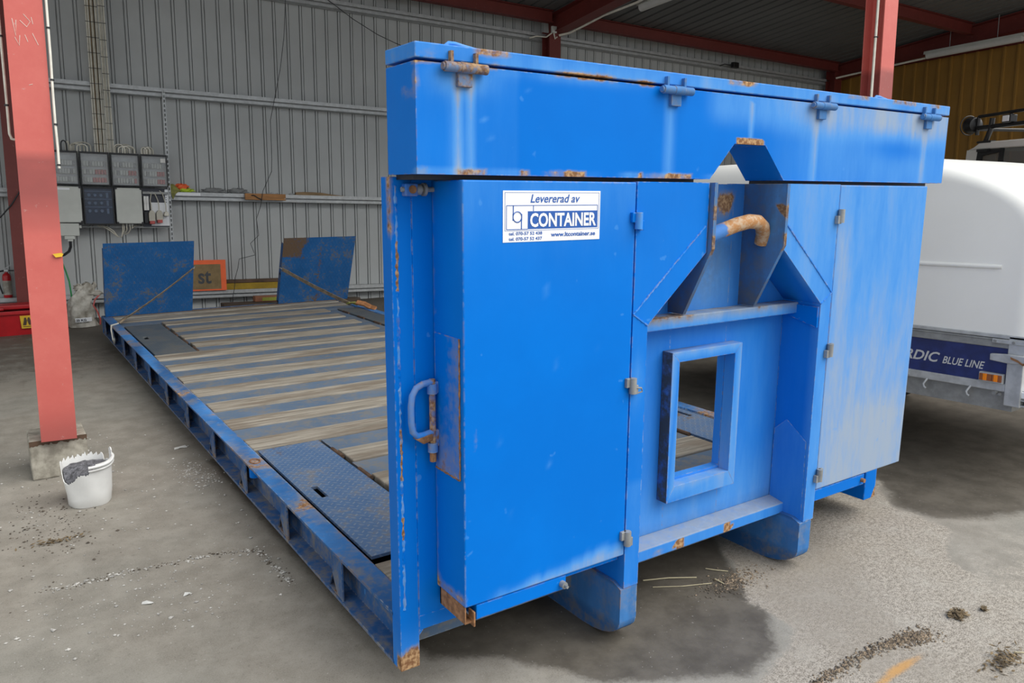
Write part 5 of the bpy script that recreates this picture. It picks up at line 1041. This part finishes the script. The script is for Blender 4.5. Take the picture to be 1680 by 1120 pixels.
MB().tube([(TX0 + 0.004, -0.12, 1.062), (TX0 - 0.002, -0.09, 1.062), (TX0 - 0.002, 2.2, 1.062), (TX0 + 0.004, 2.24, 1.062)], 0.012, 8).build('hood_crease', M['hood'], t, smooth=60)
MB().box(TX0 - 0.008, TX1, -0.31, 2.37, 0.704, 0.724).build('hood_lip', M['galv'], t, bevel=0.004)
MB().box(TX0 - 0.002, TX1, TY0, TY1, 0.655, 0.702).box(TX0 - 0.006, TX0 + 0.02, TY0, TY1, 0.690, 0.702).build('top_rail', M['galv_dull'], t, bevel=0.004)
PN = MB().box(TX0 + 0.006, TX0 + 0.02, -0.19, TY1 - 0.04, 0.472, 0.657).build('side_panel', M['trailer_blue'], t)
MB().box(TX0 - 0.004, TX1, TY0, TY1, 0.432, 0.474).build('bottom_rail', M['galv'], t, bevel=0.004)
MB().box(TX0 + 0.03, TX1 - 0.03, TY0 + 0.02, TY1 - 0.02, 0.33, 0.432).build('chassis', M['galv_dull'], t)
MB().box(TX0 - 0.012, TX0 + 0.05, 0.30, 0.6, 0.44, 0.475).build('rail_bracket', M['galv'], t, bevel=0.004)
text('NORDIC', (TX0 + 0.0055, 0.475, 0.532), (0, -1, 0), (0, 0, 1), 0.325, 0.056, shear=0.3, bold=0.02).build('lettering', M['silver'], PN)
text('BLUE LINE', (TX0 + 0.0055, 0.135, 0.532), (0, -1, 0), (0, 0, 1), 0.215, 0.040, shear=0.3, bold=0.015).build('lettering', M['silver'], PN)
MB().box(TX0 - 0.008, TX0 + 0.04, TY0 - 0.03, -0.188, 0.365, 0.72).build('corner_post', M['galv'], t, bevel=0.004)
MB().box(TX0 - 0.016, TX0 - 0.008, -0.33, -0.113, 0.680, 0.702).build('hinge_plate', M['galv'], t, bevel=0.003)
for y in (-0.128, -0.215): MB().lathe([(0.007, 0), (0.007, -0.006)], (TX0 - 0.016, y, 0.691), 10, 'x').build('bolt_head', M['galv_dull'], t)
MB().prism([(-0.115, 0.592), (-0.115, 0.625), (-0.20, 0.632), (-0.30, 0.628), (-0.30, 0.59), (-0.20, 0.585)], 'x', TX0 - 0.03, TX0 - 0.008).build('latch', M['galv'], t, bevel=0.004)
MB().strip([(TX0 - 0.034, -0.215, 0.615), (TX0 - 0.034, -0.25, 0.603), (TX0 - 0.034, -0.27, 0.59), (TX0 - 0.034, -0.31, 0.60)], 0.012, 0.004, (0, 0.3, 1)).build('latch_hook', M['rust'], t)
ml = MB().box(TX0 - 0.020, TX0 + 0.006, -0.182, -0.066, 0.474, 0.524).build('marker_lamp', M['galv'], t, bevel=0.003)
for y0, y1, mt in ((-0.088, -0.071, 'amber_dark'), (-0.108, -0.088, 'amber'), (-0.130, -0.108, 'amber_dark'), (-0.140, -0.132, 'amber_dark'), (-0.160, -0.140, 'amber'), (-0.177, -0.160, 'amber_dark')): MB().box(TX0 - 0.027, TX0 - 0.018, y0, y1, 0.482, 0.517).build('lens', M[mt], ml, bevel=0.002)
for y in (0.205, -0.022):
    MB().tube([(TX0 + 0.002, y, 0.437), (TX0 - 0.014, y + 0.002, 0.425), (TX0 - 0.02, y + 0.010, 0.408), (TX0 - 0.02, y + 0.006, 0.392), (TX0 - 0.02, y - 0.006, 0.386)], 0.006, 8).build('lashing_hook', M['galv'], t, smooth=60)
MB().cyl((TX0 - 0.004, -0.150, 0.426), (TX0 - 0.03, -0.150, 0.426), 0.009, 10).cyl((TX0 - 0.004, -0.172, 0.420), (TX0 - 0.02, -0.172, 0.420), 0.006, 8).build('rail_bolt', M['galv_dull'], t, smooth=40)
rb_ = MB().box(TX0 + 0.0, TX1, -0.36, -0.235, 0.372, 0.378).box(TX0 + 0.0, TX1, -0.36, -0.235, 0.400, 0.406).box(TX0 + 0.0, TX1, -0.36, -0.354, 0.378, 0.40).box(TX0, TX1, -0.241, -0.235, 0.378, 0.40)
rb_.build('rear_bumper', M['galv'], t); MB().box(TX0 + 0.03, TX1 - 0.03, -0.215, -0.20, 0.432, 0.66).build('tailgate', M['trailer_blue'], t); MB().box(TX0 + 0.03, TX1 - 0.03, TY1 - 0.05, TY1 - 0.035, 0.432, 0.66).build('front_panel', M['trailer_blue'], t); MB().box(TX1 - 0.02, TX1 - 0.006, -0.19, TY1 - 0.04, 0.472, 0.657).build('side_panel', M['trailer_blue'], t); MB().box(TX1 - 0.04, TX1 + 0.008, TY0 - 0.03, -0.188, 0.365, 0.72).build('corner_post', M['galv'], t, bevel=0.004); lb2 = MB().box(TX0 + 0.01, TX0 + 0.09, -0.36, -0.245, 0.406, 0.452).build('rear_lamp', M['galv'], t, bevel=0.004); MB().box(TX0 + 0.002, TX0 + 0.012, -0.355, -0.255, 0.414, 0.446).build('lens', M['lens'], lb2, bevel=0.003)
for x in (TX0 + 0.06, TX1 - 0.22):
    w = MB().lathe([(0.27, 0.0), (0.29, 0.03), (0.29, 0.13), (0.27, 0.16), (0.15, 0.16), (0.15, 0.0)], (x, 1.25, 0.21), 28, 'x').build('wheel', M['rubber'], t, smooth=40)
    MB().lathe([(0.15, 0.02), (0.14, 0.04), (0.04, 0.03), (0.04, 0.0)], (x, 1.25, 0.21), 20, 'x').build('wheel_rim', M['galv_dull'], w, smooth=40)
MB().box(TX0 - 0.01, TX0 + 0.24, 0.88, 1.62, 0.48, 0.51).build('mudguard', M['black'], t)
MB().box(4.02, 4.13, TY1, 3.4, 0.34, 0.40).build('drawbar', M['galv_dull'], t); MB().cyl((4.07, 3.2, -0.02), (4.07, 3.2, 0.5), 0.03).build('jockey_leg', M['galv_dull'], t); MB().cyl((4.03, 3.2, 0.005), (4.11, 3.2, 0.005), 0.085, 18).build('jockey_wheel', M['rubber'], t)

# ================================================================== SMALL WHITE TRUCK BEHIND THE TRAILER
yaw = math.radians(28)
du = Vector((-math.sin(yaw), -math.cos(yaw), 0)); dv = Vector((math.cos(yaw), -math.sin(yaw), 0))      # du along the body to the right, dv away from the camera
TO = Vector((8.0, 2.418, 0.0))
RM = Matrix(((du.x, dv.x, 0, 0), (du.y, dv.y, 0, 0), (0, 0, 1, 0), (0, 0, 0, 1)))
t = thing('small_truck', 'white truck cab with black roof rack parked by the ochre wall', 'truck', TO, I4, rot=RM)
t['_loc'] = (0.0, 0.0, 0.0)
zr = 2.035
m = MB()
prof = [(-0.10, 0.40), (-0.10, 1.05), (-0.02, 1.85), (0.06, zr - 0.05), (0.16, zr), (1.9, zr + 0.02), (2.3, 1.25), (3.4, 1.15), (3.5, 0.45)]
# near side body with a window opening: lower body, pillars, roof
m.prism([(-0.10, 0.40), (-0.10, 1.25), (3.35, 1.25), (3.5, 0.45)], 'y', 0.0, 1.6); m.build('lower_body', M['carwhite'], t, bevel=0.03)
m = MB().prism([(-0.07, zr - 0.075), (0.02, zr - 0.05), (0.12, zr), (2.0, zr + 0.0), (2.05, zr - 0.075)], 'y', 0.0, 1.6); m.build('roof', M['carwhite'], t, bevel=0.025)
MB().prism([(-0.10, 1.25), (-0.07, zr - 0.075), (0.10, zr - 0.075), (0.035, 1.25)], 'y', 0.0, 0.06).prism([(-0.10, 1.25), (-0.07, zr - 0.075), (0.0, zr - 0.075), (-0.03, 1.25)], 'y', 1.54, 1.6).prism([(2.0, zr - 0.075), (2.05, zr - 0.075), (2.45, 1.25), (2.36, 1.25)], 'y', 0.0, 0.06).prism([(2.0, zr - 0.075), (2.05, zr - 0.075), (2.45, 1.25), (2.36, 1.25)], 'y', 1.54, 1.6).build('pillar', M['carwhite'], t)
MB().prism([(0.04, 1.25), (0.105, zr - 0.075), (2.0, zr - 0.075), (2.36, 1.25)], 'y', 0.02, 0.03).build('side_window', M['carglass'], t)
MB().prism([(0.10, zr - 0.08), (0.07, 1.60), (0.04, 1.25), (0.09, 1.25), (0.13, 1.62), (0.17, zr - 0.14), (0.45, zr - 0.11), (0.45, zr - 0.08)], 'y', 0.0, 0.02).build('window_seal', M['blackgloss'], t)
MB().box(0.42, 0.47, 0.0, 0.025, 1.25, zr - 0.075).build('door_seal', M['blackgloss'], t); MB().box(0.12, 0.28, -0.03, 0.0, zr - 0.10, zr - 0.073).build('roof_hinge', M['blackgloss'], t)
MB().box(0.25, 0.75, 0.5, 0.8, 0.95, 1.6).build('seat', M['black'], t, bevel=0.06)
mr = MB().box(0.80, 1.0, -0.20, -0.06, 1.60, 1.74).build('wing_mirror', M['carwhite'], t, bevel=0.03); MB().tube([(0.86, -0.07, 1.64), (0.9, 0.0, 1.58)], 0.02, 8).build('mirror_arm', M['black'], mr); MB().box(0.83, 0.845, -0.205, -0.055, 1.595, 1.745).build('mirror_band', M['black'], mr)
rk = MB().tube([(0.02, 0.03, zr + 0.27), (0.6, 0.03, zr + 0.28), (2.0, 0.03, zr + 0.28)], 0.017, 8); rk.tube([(0.02, 1.5, zr + 0.24), (0.6, 1.5, zr + 0.27), (2.0, 1.5, zr + 0.28)], 0.017, 8); rk.tube([(0.02, 0.03, zr + 0.155), (2.0, 0.03, zr + 0.155)], 0.024, 8); rk.tube([(0.02, 0.03, zr + 0.27), (0.02, 0.03, zr + 0.08)], 0.02, 8)
for u in (0.02, 0.7, 1.3, 1.9): rk.tube([(u, 0.03, zr + 0.14), (u, 1.5, zr + 0.14)], 0.018, 6)
for u in (0.5, 0.95, 1.5): rk.tube([(u, 0.03, zr + 0.15), (u, 0.03, zr + 0.26)], 0.016, 6)
RKO = rk.build('roof_rack', M['blackgloss'], t, smooth=50)
for u in (0.16, 1.7):
    for v in (0.03, 1.5): MB().tube([(u, v, zr - 0.005), (u + 0.06, v, zr + 0.12), (u + 0.07, v, zr + 0.24)], 0.026, 8).box(u - 0.09, u + 0.12, v - 0.03, v + 0.03, zr - 0.01, zr + 0.012).build('rack_foot', M['blackgloss'], RKO, smooth=50)
wl = MB().lathe([(0.03, 0.12), (0.075, 0.10), (0.088, 0.04), (0.088, 0.0), (0.08, -0.01)], (-0.11, 0.03, zr + 0.19), 20, 'x').build('work_light', M['blackgloss'], t, smooth=40)
MB().tube([(-0.125, 0.03 + 0.1 * math.cos(a), zr + 0.19 + 0.1 * math.sin(a)) for a in np.linspace(0, 6.283, 25)[:-1]], 0.006, 6, True).build('guard_ring', M['blackgloss'], wl)
sl_ = MB().box(0.44, 0.56, -0.03, 0.05, zr + 0.17, zr + 0.25).build('spot_light', M['blackgloss'], t, bevel=0.01); MB().box(0.455, 0.545, -0.036, -0.028, zr + 0.182, zr + 0.240).build('lens', M['lens'], sl_, bevel=0.004)
for u in (0.55, 2.75):
    for v in (0.04, 1.36):
        w = MB().lathe([(0.30, 0.0), (0.34, 0.03), (0.34, 0.17), (0.30, 0.20), (0.2, 0.2), (0.2, 0.0)], (u, v - 0.02, 0.34), 26, 'y').build('wheel', M['rubber'], t, smooth=40); MB().lathe([(0.2, 0.03), (0.05, 0.05), (0.05, 0.1)], (u, v - 0.02, 0.34), 18, 'y').build('wheel_rim', M['galv_dull'], w, smooth=40)

# ================================================================== LITTER ON THE YARD
def scatter(name, mat, lab, cat, gen, n, r0, r1, base, sq=0.6):
    m = MB()
    for _ in range(n):
        x, y = gen(); r = random.uniform(r0, r1) * (0.6 + 0.8 * random.random() ** 3); m.rock((x, y, r * sq * 0.5), r, sq)
    return tag(m.build(name, M[mat], None, base=base), lab, cat, kind='stuff')
g_ = random.gauss; u_ = random.uniform
def pline(pts, w):
    segs = list(zip(pts[:-1], pts[1:])); a, b = random.choice(segs); k = random.random(); return (a[0] + (b[0] - a[0]) * k + g_(0, w), a[1] + (b[1] - a[1]) * k + g_(0, w))
CR_ = [(-0.87, 1.32), (-0.683, 1.301), (-0.563, 1.316), (-0.358, 1.287), (-0.229, 1.277), (-0.079, 1.216), (-0.063, 1.055), (-0.05, 0.857)]
scatter('grit', 'grit', 'pale grit strewn along a crack in the asphalt at lower left', 'grit', lambda: pline(CR_, 0.012), 260, 0.003, 0.008, (-0.4, 1.28, 0))
scatter('grit', 'darkgrit', 'dark soil crumbs along the crack in the asphalt at lower left', 'grit', lambda: pline(CR_, 0.012), 220, 0.002, 0.006, (-0.4, 1.27, 0))
scatter('grit', 'grit', 'scattered white crumbs on the asphalt around the broken bucket', 'grit', lambda: (u_(-1.05, 0.0), u_(0.75, 3.4)), 330, 0.003, 0.009, (-0.5, 2.0, 0))
scatter('grit', 'grit', 'patch of white crumbs beside the platform rail', 'grit', lambda: (g_(-0.085, 0.05), g_(2.30, 0.14)), 260, 0.003, 0.008, (-0.085, 2.3, 0))
scatter('grit', 'darkgrit', 'dark crumbs on the asphalt in front of the broken bucket', 'grit', lambda: (g_(-0.80, 0.10), g_(1.95, 0.25)), 260, 0.002, 0.007, (-0.8, 1.95, 0))
scatter('grit', 'grit', 'white crumbs over the asphalt at bottom left of the photo', 'grit', lambda: (u_(-0.98, -0.25), u_(0.75, 1.25)), 240, 0.0015, 0.006, (-0.6, 1.0, 0))
scatter('grit', 'tan', 'small heap of tan and dark grit between the two skids', 'grit', lambda: (g_(1.43, 0.07), g_(-0.085, 0.03)), 420, 0.002, 0.006, (1.43, -0.09, 0))
scatter('grit', 'darkgrit', 'black soil crumbs beside the tan grit heap', 'grit', lambda: (g_(1.33, 0.06), g_(-0.10, 0.03)), 350, 0.0015, 0.005, (1.33, -0.1, 0))
RG = [(1.05, -0.70), (1.108, -0.663), (1.335, -0.658), (1.479, -0.664), (1.56, -0.68), (1.64, -0.695)]
scatter('gravel_ridge', 'tan', 'ridge of loose brown gravel along patch edge at lower right', 'gravel', lambda: pline(RG, 0.013), 900, 0.002, 0.006, (1.4, -0.67, 0), 0.9)
scatter('gravel_ridge', 'darkgrit', 'dark crumbs within the gravel ridge at lower right', 'gravel', lambda: pline(RG, 0.012), 350, 0.002, 0.005, (1.4, -0.67, 0), 0.9)
scatter('gravel_ridge', 'tan', 'end of gravel ridge widening near the ochre stain', 'gravel', lambda: (g_(1.62, 0.05), g_(-0.70, 0.022)), 380, 0.002, 0.006, (1.62, -0.70, 0), 0.9)
def leafpile(lab, cx, cy, rx, ry, n):
    m = MB()
    for _ in range(n):
        x, y, z = g_(cx, rx), g_(cy, ry), u_(0.001, 0.012); a = u_(0, 6.28); l, w = u_(0.006, 0.014), u_(0.002, 0.005); d = Vector((math.cos(a), math.sin(a), u_(-0.3, 0.3))); s = Vector((-d.y, d.x, u_(-0.4, 0.4))); p = Vector((x, y, z))
        q = [p - d * l, p + s * w, p + d * l, p - s * w]; m.add(q + [v + Vector((0, 0, 0.001)) for v in q], [(3, 2, 1, 0), (4, 5, 6, 7), (0, 1, 5, 4), (1, 2, 6, 5), (2, 3, 7, 6), (3, 0, 4, 7)])
    return tag(m.build('leaf_litter', M['leaf'], None, base=(cx, cy, 0)), lab, 'leaves', kind='stuff')
leafpile('small clump of dead leaves on pale asphalt at lower right', 1.885, -0.705, 0.022, 0.012, 160); leafpile('few brown leaf scraps right of the dead leaf clump', 2.0, -0.74, 0.009, 0.006, 24)
leafpile('dark plant scraps on asphalt at lower right corner', 1.72, -0.93, 0.05, 0.02, 130)
leafpile('brown leaf crumbs on the asphalt below the broken bucket', -0.78, 1.78, 0.05, 0.015, 60)
def straw(lab, pts, r=0.0022):
    tag(MB().tube(pts, r, 5).build('straw_stalk', M['straw'], None, base=pts[0]), lab, 'straw')
straw('longest pale straw stalk lying on asphalt between the skids', [(1.105, 0.115, 0.003), (1.2, 0.07, 0.006), (1.30, 0.015, 0.003)]); straw('thin curved straw stalk just in front of the longest one', [(1.10, 0.055, 0.003), (1.20, -0.005, 0.004), (1.315, -0.05, 0.003)], 0.0014)
straw('short straw stalk behind the tan grit heap', [(1.385, 0.045, 0.004), (1.41, 0.01, 0.005), (1.445, -0.02, 0.003)], 0.0018); straw('short pale straw sticking out of black soil crumbs', [(1.345, -0.04, 0.008), (1.35, -0.08, 0.004)], 0.002)
straw('white straw stalk at bottom right corner of the yard', [(1.80, -0.93, 0.003), (1.88, -0.99, 0.003)], 0.002)
def scrap(lab, pts, base, h=0.004):
    m = MB(); n = len(pts); m.add([(x, y, 0.001 + (h if i % 2 else 0)) for i, (x, y) in enumerate(pts)] + [(x, y, 0.003 + (h if i % 2 else 0)) for i, (x, y) in enumerate(pts)], [tuple(range(n - 1, -1, -1)), tuple(range(n, 2 * n))] + [(i, (i + 1) % n, (i + 1) % n + n, i + n) for i in range(n)])
    tag(m.build('paper_scrap', M['paper'], None, base=base), lab, 'paper')
scrap('white paper scrap on dark floor between red column and platform', [(-0.105, 2.79), (-0.07, 2.80), (-0.03, 2.80), (-0.035, 2.835), (-0.075, 2.83), (-0.10, 2.815)], (-0.07, 2.81, 0))
scrap('white crumb of paint on asphalt, lower left, right of the other one', [(-0.425, 0.985), (-0.405, 0.985), (-0.395, 1.0), (-0.415, 1.005)], (-0.41, 0.99, 0))
scrap('larger white crumb of paint on asphalt at lower left', [(-0.565, 1.01), (-0.535, 0.99), (-0.525, 1.0), (-0.545, 1.02), (-0.56, 1.025)], (-0.545, 1.01, 0))
GR = {'steel_column': 'red steel columns of the shed', 'wall_rail': 'rails on the back wall', 'roof_rafter': 'rafters under the roof', 'roof_purlin': 'purlins under the roof', 'fluorescent_lamp': 'fluorescent lamps under the roof', 'plug': 'plugs on the socket board', 'cable_bundle': 'cable bundles on the back wall', 'straw_stalk': 'straw stalks on the asphalt', 'ratchet_strap': 'straps holding the loading ramps', 'terminal_box': 'grey terminal boxes on the back wall', 'shackle': 'shackles on the wall rail', 'paper_scrap': 'white scraps on the floor', 'steel_bar': 'bars on the lowest wall rail', 'mounting_rail': 'rails behind the electrical cabinets'}
for o in list(bpy.data.objects):
    if o.parent is None and o.name.split('.')[0] in GR and 'label' in o.keys(): o['group'] = GR[o.name.split('.')[0]]
for o in bpy.data.objects:
    if '_loc' in o.keys(): del o['_loc']
